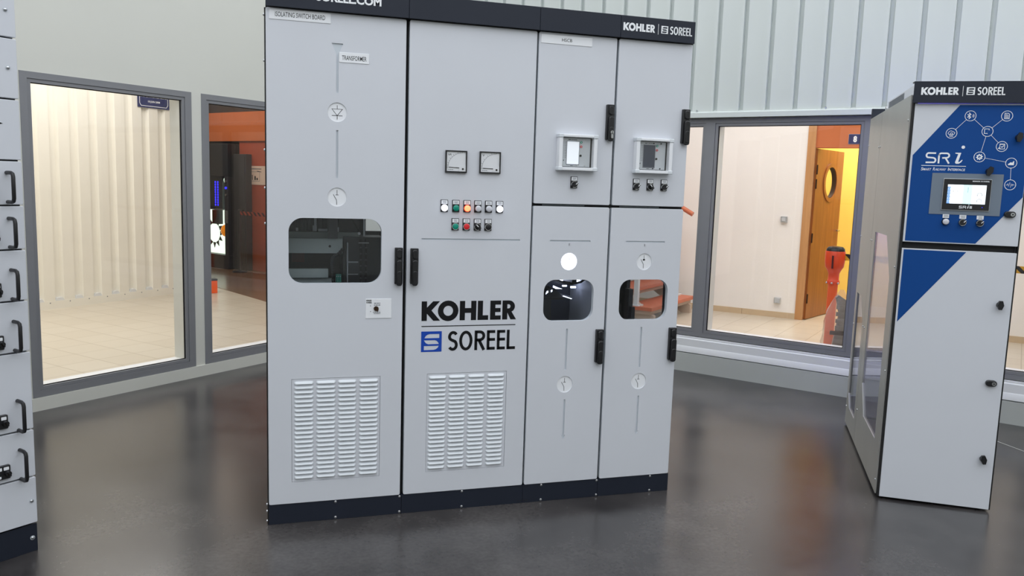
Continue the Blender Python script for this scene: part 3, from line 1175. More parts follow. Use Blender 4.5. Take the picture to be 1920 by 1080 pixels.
def swing_handle(parent, x0, x1, z0, z1, ox, keyed=False):
    m = CB(ox)
    w = x1 - x0
    m.slab(x0, x1, z0 + .004, z1, -.016, -.0005, 'black', .003, .002)
    m.slab(x0 + .006, x1 - .003, z0 - .003, z0 + .105, -.028, -.0165, 'black', .010, .003, n=5)
    m.slab(x0 + .007, x1 - .004, z1 - .045, z1 - .006, -.022, -.0165, 'black', .010, .003, n=5)
    m.slab(x0 + .009, x1 - .006, z0 + .006, z0 + .060, -.031, -.0282, 'black', .009, .002, n=5)
    o = m.build('door_handle', parent)
    if keyed:
        k = CB(ox)
        k.cyl(x0 + w * .60, z0 + .036, -.034, -.0285, .0078, 'steel', 16)
        k.slab(x0 + w * .60 - .0048, x0 + w * .60 + .0048, z0 + .010, z0 + .032, -.034, -.0285, 'steel', .0045)
        k.box(x0 + w * .60 - .0012, x0 + w * .60 + .0012, -.0346, -.034, z0 + .032, z0 + .041, 'gap')
        k.build('key_cylinder', parent)
    return o


def disc_symbol(m, cx, cz, kind, r=.0385, mat='white'):
    """round recessed disc with its circuit symbol"""
    m.cyl(cx, cz, .0043, .0048, r + .002, mat, 32)
    y, w = .0043, .0019
    if kind == 'diode':
        m.ribbon([(cx, cz + .028), (cx, cz + .013)], w, y, 'ink')
        m.ribbon([(cx - .021, cz + .013), (cx + .021, cz + .013), (cx, cz - .013)], w, y, 'ink', closed=True)
        m.ribbon([(cx - .021, cz - .013), (cx + .021, cz - .013)], w, y, 'ink')
        m.ribbon([(cx, cz - .013), (cx, cz - .028)], w, y, 'ink')
    elif kind in ('switch', 'breaker'):
        m.ribbon([(cx, cz + .029), (cx, cz + .010)], w, y, 'ink')
        if kind == 'switch':
            m.ribbon([(cx - .006, cz + .009), (cx + .006, cz + .009)], w, y, 'ink')
        else:
            m.box(cx - .005, cx + .005, y - .0005, y, cz + .005, cz + .012, 'ink')
        m.ribbon([(cx - .015, cz + .011), (cx - .002, cz - .012), (cx - .001, cz - .031)], w, y, 'ink')
    elif kind == 'lit':
        m.ribbon([(cx + .002, cz + .022), (cx + .002, cz + .012)], .0010, y, 'lens_white')
        m.box(cx, cx + .004, y - .0005, y, cz + .008, cz + .012, 'lens_white')


def door(parent, ox, x0, x1, z0, z1, slots=(), discs=(), windows=(), grilles=()):
    holes = [list(s) for s in slots] + [circle(cx, cz, .0385, 32) for cx, cz, _ in discs]
    big = [rrect(*w, n=8) for w in windows] + [rect(*g) for g in grilles]
    m = CB(ox)
    m.prism(rrect(x0, x1, z0, z1, .007), 0, .0048, 'grey', holes + big, front=rrect(x0, x1, z0, z1, .007, 4, .0016), ch=.0016)
    m.prism(rrect(x0 + .0002, x1 - .0002, z0 + .0002, z1 - .0002, .007), .0049, .0225, 'grey_in', [rrect(*w, n=8) for w in windows] + [rect(*g) for g in grilles])
    o = m.build('door', parent)
    for cx, cz, kind in discs:
        d = CB(ox)
        disc_symbol(d, cx, cz, kind, mat='led_disc' if kind == 'lit' else 'white')
        s = d.build('symbol_disc', o)
        if kind == 'lit':
            s['label'] = 'glowing white symbol disc'
    for (a, b, c, e, r) in windows:
        p = CB(ox)
        p.slab(a - .012, b + .012, c - .012, e + .012, .0230, .0260, 'cab_glass', r)
        p.build('window_pane', o)
    return o


def label_plate(parent, ox, x0, x1, z0, z1, s, tx0, tx1, tz0, tz1, bold=0.004):
    m = CB(ox)
    m.slab(x0, x1, z0, z1, -.0022, -.0004, 'white', .0012, .0006)
    m.text(s, tx0, tx1, tz0, tz1, -.0025, 'ink', bold)
    return m.build('label_plate', parent)


def louver_panel(parent, ox, x0, x1, z0, z1, cols, ztop, zbot, rows=22):
    m = CB(ox)
    m.box(x0 + .0012, x1 - .0012, .0018, .006, z0 + .0012, z1 - .0012, 'grey')
    pit = (ztop - zbot) / rows
    for r in range(rows):
        zt = ztop - r * pit
        for a, b in cols:
            secs = []
            for x, k in ((a, .12), (a + .003, .62), (a + .008, 1.0), (b - .008, 1.0), (b - .003, .62), (b, .12)):
                h = .0118
                mid = zt - h / 2 - .0006
                pr = [(.0019, mid + h / 2 * (k * .4 + .6)), (.0019 - .0075 * k, mid + h * .12), (.0019 - .0105 * k, mid - h * .28), (.0019 - .0095 * k, mid - h / 2 * (k * .4 + .6)), (.0019, mid - h / 2 * (k * .4 + .6) + .001)]
                secs.append([(x, y, z) for y, z in pr])
            vs = [p for s in secs for p in s]
            n = 5
            fs = []
            for i in range(len(secs) - 1):
                for j in range(n - 1):
                    fs.append((i * n + j, i * n + j + 1, (i + 1) * n + j + 1, (i + 1) * n + j))
            fs += [(0, 1, 2, 3, 4), tuple((len(secs) - 1) * n + j for j in (4, 3, 2, 1, 0))]
            m.add(vs, fs, 'louver')
    return m.build('louver_panel', parent)


def control(parent, ox, x, z, kind, knob=0, w=.031, plate=True, mat=None):
    """22 mm panel device: black plate with a white legend above a lens, a button or a rotary selector; z is the lens centre"""
    name = {'lamp': 'indicator_lamp', 'button': 'push_button', 'selector': 'selector_switch'}[kind]
    m = CB(ox)
    r = .0132
    if plate:
        m.slab(x - w / 2, x + w / 2, z - .0165, z + .0345, -.006, -.0004, 'black', .0015, .001)
        m.slab(x - w / 2 + .0022, x + w / 2 - .0022, z + .0165, z + .0322, -.0068, -.0062, 'white', .001)
        small_print(m, x - .008, x + .008, z + .019, z + .030, -.0068, 2)
    else:
        m.slab(x - w / 2, x + w / 2, z + .0165, z + .0335, -.003, -.0004, 'white', .001)
        small_print(m, x - .009, x + .009, z + .019, z + .031, -.0031, 2)
        m.cyl(x, z, -.006, -.0004, .0155, 'black', 24)
    b = m.build(name, parent)
    h = CB(ox)
    if kind == 'lamp':
        m2 = mat or 'lens_white'
        h.cyl(x, z, -.010, -.0065, .0148, 'lamp_red_ring' if m2 == 'lamp_red' else ('white' if m2 == 'lamp_white' else 'black'), 24)
        h.cyl(x, z, -.016, -.0102, r, m2, 24)
        h.dome(x, z, -.016, r, .004, m2, 24, 4)
        h.build('lens', b)
    elif kind == 'button':
        h.prism(circle(x, z, .0150, 24), -.012, -.0065, 'chrome', [circle(x, z, .0128, 24)])
        h.build('collar', b)
        h = CB(ox)
        h.cyl(x, z, -.015, -.0065, .0126, mat, 24)
        h.dome(x, z, -.015, .0126, .002, mat, 24, 3)
        h.build('button_cap', b)
    else:
        h.prism(circle(x, z, .0150, 24), -.012, -.0065, 'chrome', [circle(x, z, .0128, 24)])
        h.build('collar', b)
        h = CB(ox)
        h.cyl(x, z, -.016, -.0065, .0126, 'black', 24)
        a = math.radians(knob)
        ux, uz = math.sin(a), math.cos(a)
        h.prism([(x + ux * .013 - uz * .0045, z + uz * .013 + ux * .0045), (x + ux * .013 + uz * .0045, z + uz * .013 - ux * .0045),
                 (x - ux * .012 + uz * .006, z - uz * .012 - ux * .006), (x - ux * .012 - uz * .006, z - uz * .012 + ux * .006)], -.028, -.0162, 'black')
        h.ribbon([(x + ux * .001, z + uz * .001), (x + ux * .0135, z + uz * .0135)], .0030, -.028, 'white_print')
        h.build('knob', b)
    return b


def fascia(parent, i, ox):
    m = CB(ox)
    a, b = BAY[i] + .0007, BAY[i + 1] - .0007
    if i == 3:
        b = 1.848
    m.slab(a, b, 2.1015, 2.1965, -.020, -.016, 'navy', .001, .001)
    m.box(a, b, -.0155, .06, 2.1915, 2.1965, 'navy')
    m.box(a, BAY[i + 1] - .0015, .002, .05, 2.1010, 2.1910, 'gap')  # dark filler added behind the fascia to paint the shadow line below it
    if i == 0:
        m.text('SOREEL.COM', .190, .444, 2.1365, 2.1685, -.0204, 'white_print', .038)
    if i == 3:
        fascia_marks(m, 1.4965, 2.1335, 2.1665, -.0202)
    return m.build('fascia', parent)


# --- column with the isolating switch
B0 = column('isolator_cabinet', 'leftmost tall grey switchboard column with ISOLATING SWITCH BOARD and TRANSFORMER plates', 0, back=False)
cx = .2745
d = door(B0, 0, 0.0010, .5495, ZD0, ZD1,
         slots=[[(.252, 1.9845), (.297, 1.9845), (.279, 1.942), (.279, 1.792), (.270, 1.792), (.270, 1.942)],
                rrect(.2703, .2790, 1.452, 1.644, .002)],
         discs=[(.2745, 1.715, 'diode'), (.2752, 1.3755, 'switch')],
         windows=[(.0838, .4580, 1.0212, 1.2890, .056)],
         grilles=[(.0935, .4590, .1805, .6230)])
louver_panel(B0, 0, .0935, .4590, .1805, .6230, [(.1045, .182), (.194, .272), (.283, .358), (.371, .4495)], .613, .189)
label_plate(d, 0, .014, .2475, 2.057, 2.096, 'ISOLATING SWITCH BOARD', .036, .226, 2.068, 2.086)
label_plate(d, 0, .281, .3995, 1.9115, 1.951, 'TRANSFORMER', .292, .389, 1.921, 1.939)
swing_handle(d, .5125, .5455, 1.0150, 1.1720, 0)
m = CB(0)
m.slab(.394, .5025, .873, .9555, -.0024, -.0004, 'white', .001, .0006)
letters_heavy(m, .3965, .418, .946, .9515, -.0025, 'ink')
letters_light(m, .3965, .420, .937, .9435, -.0025, 'ink', .2)
small_print(m, .424, .458, .925, .941, -.0024, 2)
small_print(m, .424, .456, .890, .901, -.0024, 2)
small_print(m, .412, .416, .923, .929, -.0024, 1, 'ink')
small_print(m, .412, .417, .899, .905, -.0024, 1, 'ink')
op = m.build('operating_plate', B0)
m = CB(0)
m.cyl(.4375, .9145, -.008, -.0026, .0102, 'lock', 20)
m.prism([(.4345, .923), (.4445, .921), (.447, .911), (.443, .901), (.4385, .908)], -.013, -.0082, 'lock')
m.build('key_knob', op)
fascia(B0, 0, 0)
for x, z in ((.274, .0785), (.274, .0095), (.5485, .079), (.5485, .0095)):
    screw(B0, x, .0038, z, 0)
m = CB(0)
m.box(-.0045, .0005, .010, .044, .0, 2.10, 'gap')
m.build('edge_seal', B0)
for z in (2.075, 1.90, 1.555, 1.405, 1.263, .085, .055, .012):
    m = CB(0)
    m.tube([(-.0045, .022, z), (-.0085, .022, z), (-.0095, .022, z)], [.0055, .0050, .002], 'steel', 10)
    m.build('screw', B0)
# switchgear behind the window
m = CB(0)
m.box(.020, .316, .20, .22, 1.128, 1.192, 'beam')
m.cyl(.2615, 1.1585, .1985, .1999, .0055, 'gap', 12)
m.box(.020, .396, .28, .30, 1.188, 1.214, 'beam')
m.box(.020, .255, .20, .22, 1.021, 1.060, 'beam')
m.box(.020, .271, .22, .24, .960, 1.016, 'beam')
m.build('support_beam', B0)
m = CB(0)
m.box(.253, .293, .18, .198, 1.194, 1.80, 'dark_metal')
m.build('support_column', B0)
for a, b in ((.096, .168), (.174, .198), (.220, .263)):
    m = CB(0)
    n = max(2, int((b - a) / .012))
    for k in range(n):
        x = a + (b - a) * (k + .5) / n
        m.box(x - .0042, x + .0042, .345, .42, 1.215, 1.70, 'insulator')
    m.box(a, b, .352, .41, 1.215, 1.70, 'dark_metal')
    m.build('ribbed_insulator', B0)
m = CB(0)
m.box(.202, .213, .33, .335, 1.215, 1.5, 'white')
m.box(.196, .214, .329, .334, 1.215, 1.24, 'white')
m.box(.220, .260, .327, .333, 1.2145, 1.226, 'white')
m.box(.124, .134, .335, .345, 1.2145, 1.228, 'white')
m.box(.300, .308, .30, .31, 1.2145, 1.235, 'white')
m.build('white_bracket', B0)
m = CB(0)
m.box(.316, .409, .40, .44, 1.16, 1.55, 'dark_metal')
m.box(.324, .50, .25, .40, .90, 1.196, 'insulator')
m.box(.334, .339, .19, .24, .93, 1.175, 'galvanised')
for x0, x1, z0, z1 in ((.341, .384, 1.087, 1.092), (.337, .384, 1.034, 1.037), (.385, .43, 1.172, 1.176)):
    m.box(x0, x1, .20, .206, z0, z1, 'galvanised')
m.cyl(.392, 1.212, .24, .26, .006, 'white', 10)
m.build('drive_mechanism', B0)
m = CB(0)
m.box(.416, .424, .30, .308, 1.183, 1.6, 'alu')
m.build('bright_rod', B0)
for x in (.397, .4195):
    m = CB(0)
    m.tube([(x, .22, .93), (x, .22, 1.19)], .005, 'gap', 8)
    for k in range(7):
        m.cyl(x, .99 + k * .027, .212, .215, .004, 'dark_metal', 8)
    m.build('control_rod', B0)
m = CB(0)
pts = [(.318, .19, 1.150), (.293, .16, 1.127), (.275, .16, 1.117), (.266, .16, 1.099), (.268, .16, 1.076), (.271, .16, 1.046), (.273, .16, .99), (.273, .16, .92)]
m.tube(pts, .006, 'gap', 10)
for i in range(len(pts) - 1):
    for k in range(3):
        p = Vector(pts[i]).lerp(Vector(pts[i + 1]), (k + .5) / 3)
        q = p + (Vector(pts[i + 1]) - Vector(pts[i])).normalized() * .004
        m.tube([p, q], .0075, 'insulator', 10)
m.tube([(.365, .35, 1.30), (.372, .34, 1.265), (.385, .30, 1.24), (.392, .27, 1.222)], .003, 'gap', 8)
m.build('corrugated_cable', B0)
for x in (.289, .297, .305):
    m = CB(0)
    m.box(x - .0034, x + .0034, .17, .20, 1.004, 1.039, 'terminal_green')
    m.cyl(x, 1.03, .168, .1699, .002, 'steel', 8)
    m.build('terminal', B0)
m = CB(0)
m.box(.018, .455, .545, .56, .106, 2.079, 'insulator')
m.box(.455, .538, .545, .56, .106, 1.205, 'insulator')
m.box(.110, .165, .44, .47, 1.065, 1.106, 'dark_red')
m.build('mounting_plate', B0)

# --- control column
B1 = column('control_cabinet', 'second tall grey switchboard column with large black lettering, two meters and coloured lamps', 1)
O1 = BAY[1]
d = door(B1, O1, .5635, 1.1105, ZD0, ZD1,
         slots=[rrect(.626, 1.061, 1.2045, 1.2115, .002)],
         grilles=[(.6605, 1.0205, .1825, .6245)])
louver_panel(B1, O1, .6605, 1.0205, .1825, .6245, [(.6695, .7455), (.757, .832), (.844, .919), (.933, 1.0085)], .615, .191)
swing_handle(d, .5785, .6120, 1.0150, 1.1695, O1)
m = CB(O1)
letters_heavy(m, .6315, 1.0535, .8572, .9420, -.0002, 'ink')
m.box(.632, 1.0535, -.0008, -.0002, .8316, .8352, 'ink')
square_mark(m, .6315, .7215, .7215, .8110, -.0002, 'logo_blue')
letters_light(m, .7465, 1.0545, .7230, .8105, -.0002, 'ink', .145)
m.build('printed_lettering', d)['label'] = 'black and blue printed lettering'
fascia(B1, 1, O1)
for x, z in ((.8285, .0795), (.8285, .0085)):
    screw(B1, x, .0038, z, O1)


def meter(x0, z0, unit, shaded):
    s = .0925
    m = CB(O1)
    m.prism(rect(x0, x0 + s, z0, z0 + s), -.011, -.0004, 'black', [rect(x0 + .005, x0 + s - .005, z0 + .006, z0 + s - .005)])
    m.box(x0 + .0045, x0 + s - .0045, -.006, -.001, z0 + .0055, z0 + s - .0045, 'white')
    px, pz = x0 + s - .0175, z0 + .017
    R = .062
    m.ribbon(arc(px - .002, pz + .004, R, R, 90, 180, 14), .0010, -.006, 'ink_grey')
    for k in range(11):
        a = math.radians(90 + 9 * k)
        m.ribbon([(px - .002 + math.cos(a) * R, pz + .004 + math.sin(a) * R), (px - .002 + math.cos(a) * (R + (.006 if k % 2 == 0 else .003)), pz + .004 + math.sin(a) * (R + (.006 if k % 2 == 0 else .003)))], .0010, -.006, 'ink')
    m.text(unit, x0 + .013, x0 + (.026 if len(unit) == 2 else .021), z0 + s - .021, z0 + s - .012, -.0064, 'ink', .01)
    small_print(m, x0 + .010, x0 + .036, z0 + .010, z0 + .015, -.006, 1)
    b = m.build('panel_meter', B1)
    b['label'] = 'meter marked ' + unit
    m = CB(O1)
    m.ribbon([(px, pz + .003), (x0 + .014, pz + .005)], .0028, -.0072, 'ink')
    m.build('needle', b)
    m = CB(O1)
    m.prism([(x0 + s - .033, z0 + .0055), (x0 + s - .0045, z0 + .0055), (x0 + s - .0045, z0 + .030), (x0 + s - .026, z0 + .030), (x0 + s - .033, z0 + .022)], -.0085, -.0075, 'white')
    m.cyl(px, pz - .001, -.010, -.0086, .0043, 'ink', 14)
    m.build('zero_adjuster', b)
    m = CB(O1)
    m.box(x0 + .005, x0 + s - .005, -.0118, -.0111, z0 + .006, z0 + s - .005, 'glass')
    m.build('cover_pane', b)


meter(.7205, 1.4910, 'kA', True)
meter(.8685, 1.4920, 'V', False)
for x, z, mt, lab in ((.720, 1.342, 'lamp_white', 'lit white lamp'), (.770, 1.342, 'lens_green', 'green lamp'), (.819, 1.342, 'lamp_red', 'lit red lamp'),
                      (.8665, 1.342, 'lens_white', None), (.914, 1.342, 'lens_white', None), (.963, 1.342, 'lamp_white', 'lit white lamp')):
    o = control(B1, O1, x, z, 'lamp', mat=mt)
    if lab:
        o['label'] = lab
control(B1, O1, .769, 1.2645, 'button', mat='lens_green')['label'] = 'green button'
control(B1, O1, .8175, 1.2645, 'button', mat='lens_red')['label'] = 'red button'
control(B1, O1, .8665, 1.2640, 'selector', knob=-45)
control(B1, O1, .9140, 1.2640, 'button', mat='black')['label'] = 'black button'


# --- two breaker columns
def relay(parent, ox, x0, lit):
    x1, z0, z1 = x0 + .185, 1.5180, 1.6740
    m = CB(ox)
    for a, b, c, e in ((x0 + .003, x0 + .020, z0 + .006, z1 - .006), (x1 - .020, x1 - .003, z0 + .006, z1 - .006)):
        m.slab(a, b, c, e, -.034, -.0004, 'white', .002, .002)
    for c, e in ((z0, z0 + .014), (z1 - .012, z1)):
        m.slab(x0 + .016, x1 - .016, c, e, -.034, -.0004, 'white', .002, .002)
    for a in (x0, x1 - .022):
        for c in (z0 - .001, z1 - .015):
            m.slab(a, a + .022, c, c + .016, -.037, -.0004, 'louver', .003, .002)
    b = m.build('protection_relay', parent)
    m = CB(ox)
    ix0, ix1, iz0, iz1 = x0 + .0205, x1 - .0205, z0 + .0145, z1 - .0125
    m.box(ix0 - .002, ix1 + .002, -.006, -.0004, iz0 - .002, iz1 + .002, 'gap')
    m.box(ix0 + .003, ix1 - .008, -.010, -.0065, iz0 + .003, iz1 - .003, 'relay')
    for k in range(10):
        z = iz1 - .022 - k * .0072
        m.box(ix0 + .019, ix0 + .022, -.0106, -.010, z - .0012, z + .0012, 'ink')
        m.box(ix0 + .006, ix0 + .016, -.0104, -.010, z - .0003, z + .0003, 'ink_grey')
    m.box(ix0 + .011, ix0 + .014, -.0106, -.010, iz0 + .026, iz0 + .032, 'ink')
    m.box(ix0 + .032, ix0 + .044, -.0106, -.010, iz1 - .0105, iz1 - .008, 'ink')
    small_print(m, ix0 + .046, ix0 + .072, iz1 - .012, iz1 - .007, -.010, 1, 'ink')
    small_print(m, ix0 + .044, ix0 + .058, iz0 + .004, iz0 + .009, -.010, 1, 'ink')
    for sx in (ix0 + .008, ix0 + .076, ix0 + .112):
        for sz in (iz0 + .008, iz1 - .009):
            m.cyl(sx, sz, -.0125, -.0101, .0032, 'ink' if not lit else 'steel', 10)
    m.build('face_plate', b)
    m = CB(ox)
    sx0, sx1, sz0, sz1 = x0 + .0475, x0 + .1035, z0 + .028, z1 - .030
    m.prism(rect(sx0 - .002, sx1 + .002, sz0 - .004, sz1 + .002), -.0116, -.0101, 'ink_grey', [rect(sx0, sx1, sz0, sz1)])
    m.box(sx0, sx1, -.0112, -.0101, sz0, sz1, 'lcd_lit' if lit else 'lcd_dark')
    s = m.build('display', b)
    s['label'] = 'bright lit display' if lit else 'dark display'
    for dz, mt in ((1.6420, 'lens_green'), (1.6230, 'lens_red')):
        m = CB(ox)
        m.prism(circle(x0 + .113, dz, .0050, 16), -.0130, -.0101, mt, [circle(x0 + .113, dz, .0025, 12)])
        m.cyl(x0 + .113, dz, -.0122, -.0101, .0024, 'relay', 12)
        m.build('relay_button', b)
    m = CB(ox)
    m.cyl(x0 + .112, 1.5840, -.0130, -.0101, .0048, 'ink', 16)
    m.build('relay_button', b)
    m = CB(ox)
    m.box(x0 + .0205, x1 - .0205, -.033, -.0315, z0 + .0145, z1 - .0125, 'glass')
    m.build('cover_pane', b)


def arrow(x):
    return [(x - .0042, .481), (x + .0042, .481), (x + .0042, .310), (x + .0105, .314), (x, .292), (x - .0105, .314), (x - .0042, .310)]


BR = []
for i, lab in ((2, 'third grey switchboard column with HSCB plate, glowing white disc and lit relay display'),
               (3, 'rightmost narrow grey switchboard column with three selector switches and dark relay display')):
    ox = BAY[i]
    x0, x1 = ((1.1190, 1.4805) if i == 2 else (1.4908, 1.8513))
    sh = 0.0 if i == 2 else .3700
    t = column('breaker_cabinet', lab, i, back=True, clear_side=(i == 3))
    t['group'] = 'breaker columns of the switchboard'
    BR.append(t)
    up = door(t, ox, x0, x1, 1.3700, ZD1)
    vc = 1.2985 + sh
    win = (1.181, 1.4205, .8445, 1.0325, .052) if i == 2 else (1.5490, 1.7935, .8430, 1.0320, .052)
    lo = door(t, ox, x0, x1, ZD0, 1.3590,
              slots=[rrect(*((1.201, 1.394) if i == 2 else (1.569, 1.765)), 1.2030, 1.2100, .002),
                     rrect(vc - .0042, vc + .0042, .6190, .8090, .002), arrow(vc + .002)],
              discs=[(vc - .003, 1.1148, 'lit' if i == 2 else 'breaker'), (vc, .5510, 'switch')],
              windows=[win])
    m = CB(ox)
    m.box(vc - .0075, vc + .0025, -.0012, -.0002, 1.187, 1.197, 'lens_white')
    m.box(vc - .0075, vc - .0045, -.0014, -.0012, 1.187, 1.197, 'ink_grey')
    m.build('indicator_window', lo)
    swing_handle(up, *((1.4410, 1.4760) if i == 2 else (1.8145, 1.8510)), 1.6550, 1.8125, ox, keyed=(i == 2))
    swing_handle(lo, *((1.4380, 1.4740) if i == 2 else (1.8095, 1.8460)), .6470, .8040, ox)
    if i == 2:
        label_plate(up, ox, 1.1265, 1.3615, 2.0535, 2.0905, 'HSCB', 1.221, 1.268, 2.0655, 2.0790, .004)
    relay(t, ox, 1.2130 if i == 2 else 1.5810, i == 2)
    for x, k in (((1.302, 50),) if i == 2 else ((1.603, 45), (1.672, -40), (1.742, 50))):
        control(t, ox, x, 1.4580, 'selector', knob=k)
    fascia(t, i, ox)
    for x in ((1.204, 1.4800) if i == 2 else (1.757,)):
        for z in (.0790, .0085):
            screw(t, x, .0038, z, ox)

# lit breaker behind the third column's window
t, ox = BR[0], BAY[2]
m = CB(ox)
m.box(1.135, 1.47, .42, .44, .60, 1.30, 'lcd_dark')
m.box(1.140, 1.289, .20, .35, .70, .913, 'insulator')
m.box(1.150, 1.392, .20, .36, .913, .924, 'black')
m.prism([(1.255, .924), (1.262, .932), (1.296, .968), (1.306, .968), (1.345, .930), (1.392, .925)], .205, .30, 'insulator')
m.cyl(1.279, .957, .195, .204, .017, 'black', 20)
m.box(1.384, 1.407, .18, .30, .992, 1.06, 'black')
m.build('circuit_breaker', t)
m = CB(ox)
m.tube([(1.30, .22, 1.013), (1.34, .21, .997), (1.395, .20, .988), (1.44, .21, .995), (1.470, .22, 1.012)], .0055, 'black', 10)
m.tube([(1.30, .24, 1.005), (1.34, .23, .990), (1.395, .22, .982), (1.44, .23, .988), (1.472, .24, 1.004)], .0030, 'black', 8)
m.build('control_cable', t)
m = CB(ox)
m.prism([(1.318, .958), (1.318, .973), (1.342, .963), (1.362, .957)], .25, .26, 'led_cool')
m.prism([(1.344, .930), (1.350, .932), (1.392, .918), (1.388, .916)], .192, .197, 'led_cool')
m.prism([(1.258, .940), (1.270, .950), (1.268, .957), (1.262, .952)], .19, .194, 'led_cool')
m.prism([(1.285, .950), (1.290, .955), (1.290, .962), (1.284, .958)], .19, .194, 'led_cool')
m.box(1.340, 1.383, .30, .31, .990, 1.004, 'led_cool')
m.box(1.412, 1.466, .30, .31, .984, 1.002, 'led_cool')
m.box(1.383, 1.404, .30, .31, .962, .968, 'led_cool')
m.box(1.426, 1.452, .30, .31, .954, .962, 'led_cool')
m.build('led_light', t)

# open view through the fourth column: inner post and clear side sheet
t, ox = BR[1], BAY[3]
m = CB(ox)
m.box(1.762, 1.785, .35, .40, .106, .939, 'dark_metal')
m.box(1.770, 1.790, .33, .35, .106, .850, 'insulator')
m.build('inner_post', t)
m = CB(ox)
m.box(1.8505, 1.8535, .126, .534, .7205, 1.3995, 'cab_glass')
m.build('side_pane', t)

# ------------------------------------------------------------------ drawer cabinet at the left edge
DC = thing('drawer_cabinet', 'grey motor control cabinet with black handled drawers cut by left edge', 'switchboard', (-.845, -.041, 0), math.radians(38.48))
W = .60
m = MB()
m.box(-W + .002, -.004, .022, .60, .118, 2.12, 'insulator')
m.build('carcass', DC)
m = MB()
m.box(-W, -.002, .006, .60, .0005, .108, 'plinth')
m.build('plinth', DC)


def front_panel(name, z0, z1):
    m = MB()
    m.slab(-W, -.001, z0 + .003, z1 - .003, .0, .0215, 'grey', .004, .0016)
    return m.build(name, DC)


def panel_screw(x, z, parent):
    m = MB()
    m.prism(circle(x, z, .0085, 20), -.0012, -.0003, 'grey_in')
    m.dome(x, z, -.0012, .0068, .005, 'steel', 14, 3)
    return m.build('screw', parent)


for z0, z1, sz in ((.112, .297, .203), (1.694, 1.906, 1.802), (1.906, 2.12, 2.0)):
    p = front_panel('cover_panel', z0, z1)
    panel_screw(-.020 if z0 < 1 else -.033, sz, p)
panel_screw(-.020, .055, DC).location.y = .005
p = front_panel('cover_panel', 1.478, 1.694)
m = MB()
m.prism([(-.078, 1.600), (-.058, 1.607), (-.078, 1.614)], -.0008, -.0002, 'ink')
m.build('arrow_mark', p)
for z0, z1, h0, h1, lz in ((.297, .481, .300, .412, .343), (.481, .779, .488, .600, .532), (.779, .970, .790, .897, .825),
                           (.970, 1.158, .980, 1.086, 1.016), (1.158, 1.318, 1.169, 1.272, 1.206), (1.318, 1.478, 1.331, 1.435, 1.367)):
    p = front_panel('drawer', z0, z1)
    m = MB()
    hx = -.054
    pts = [(hx, -.001, h1), (hx, -.034, h1), (hx, -.046, h1 - .004), (hx, -.050, h1 - .014), (hx, -.050, h0 + .014), (hx, -.046, h0 + .004), (hx, -.034, h0), (hx, -.001, h0)]
    m.tube(pts, .0068, 'black', 10)
    m.build('drawer_handle', p)
    m = MB()
    m.slab(-.150, -.092, lz - .026, lz + .026, -.012, -.0004, 'black', .004, .002)
    m.slab(-.145, -.122, lz + .008, lz + .020, -.0128, -.0121, 'white', .002)
    m.slab(-.116, -.098, lz + .008, lz + .020, -.0128, -.0121, 'white', .002)
    m.slab(-.145, -.125, lz - .021, lz - .012, -.0128, -.0121, 'white', .002)
    m.cyl(-.104, lz - .004, -.026, -.0122, .010, 'black', 16)
    m.prism([(-.110, lz + .004), (-.107, lz + .007), (-.098, lz - .010), (-.101, lz - .013)], -.034, -.0262, 'black')
    m.cyl(-.104, lz - .004, -.0275, -.0262, .004, 'lock', 10)
    m.build('rotary_switch', p)

# ------------------------------------------------------------------ interface cabinet at the right
IC_A = math.radians(-32.98)
IC = thing('interface_cabinet', 'tall narrow cabinet with blue SRi front panel and clear side windows', 'cabinet', (2.811, -.306, 0), IC_A)
CW, CD, CZ = .4927, 1.330, 1.912
m = MB()
for x in (0, CW - .03):
    for y in (.024, CD - .03):
        m.box(x + .006, x + .028, y, y + .022, .020, CZ - .004, 'dark_metal')
m.box(.006, CW - .006, .024, CD - .002, .020, .045, 'dark_metal')
m.box(.006, CW - .006, .024, CD - .002, CZ - .02, CZ, 'grey')
m.box(.010, CW - .010, .0235, .040, 1.210, 1.246, 'gap')
m.box(.005, .013, .0005, .0235, .012, CZ, 'gap')
m.box(CW - .006, CW - .001, .0005, .0235, .012, CZ, 'gap')
m.box(.006, CW - .006, .5, .53, CZ - .07, CZ - .0205, 'dark_metal')
for x in (.03, .24, CW - .05):
    for y in (.03, CD - .08):
        m.cyl(x + .01, .010, y, y + .03, .0095, 'gap', 12)
m.build('carcass', IC)


def hexa(a, b, c, d, z0, z1, cz0, cz1):
    """outline in depth,z with the two chamfers of the side windows"""
    return [(a, z0), (c, z0), (d, cz0), (d, z1), (b, z1), (a, cz1)]


WA = hexa(.172, .352, .605, .745, .245, 1.252, .400, 1.055)
WB = hexa(.945, 1.085, 1.195, 1.268, .135, .855, .215, .725)
sp = MB()
sp.prism(rect(.026, .862, .016, CZ), -.002, .004, 'side_panel', [WA], axis='x')
sp.build('side_panel', IC)
sp2 = MB()
sp2.prism(rect(.866, CD, .016, CZ), -.002, .004, 'side_panel', [WB], axis='x')
sp2.build('side_panel', IC)
for wdw in (WA, WB):
    g = MB()
    cx0 = sum(p[0] for p in wdw) / 6
    cz0 = sum(p[1] for p in wdw) / 6
    big = [(cx0 + (a - cx0) * 1.03, cz0 + (b - cz0) * 1.02) for a, b in wdw]
    g.prism(big, .0045, .0075, 'polycarbonate', axis='x')
    g.build('side_window', IC)
for y, z in [(.045, 1.80), (.045, 1.12), (.045, .62), (.045, .08), (.835, 1.72), (.835, 1.20), (.835, .70), (.835, .22), (.893, 1.72), (.893, 1.20), (.893, .70), (1.31, 1.75), (1.31, 1.2), (1.31, .65), (1.31, .12)]:
    g = MB()
    g.tube([(-.0022, y, z), (-.0050, y, z), (-.0062, y, z)], [.0055, .005, .002], 'steel', 10)
    g.build('screw', IC)
sp = MB()
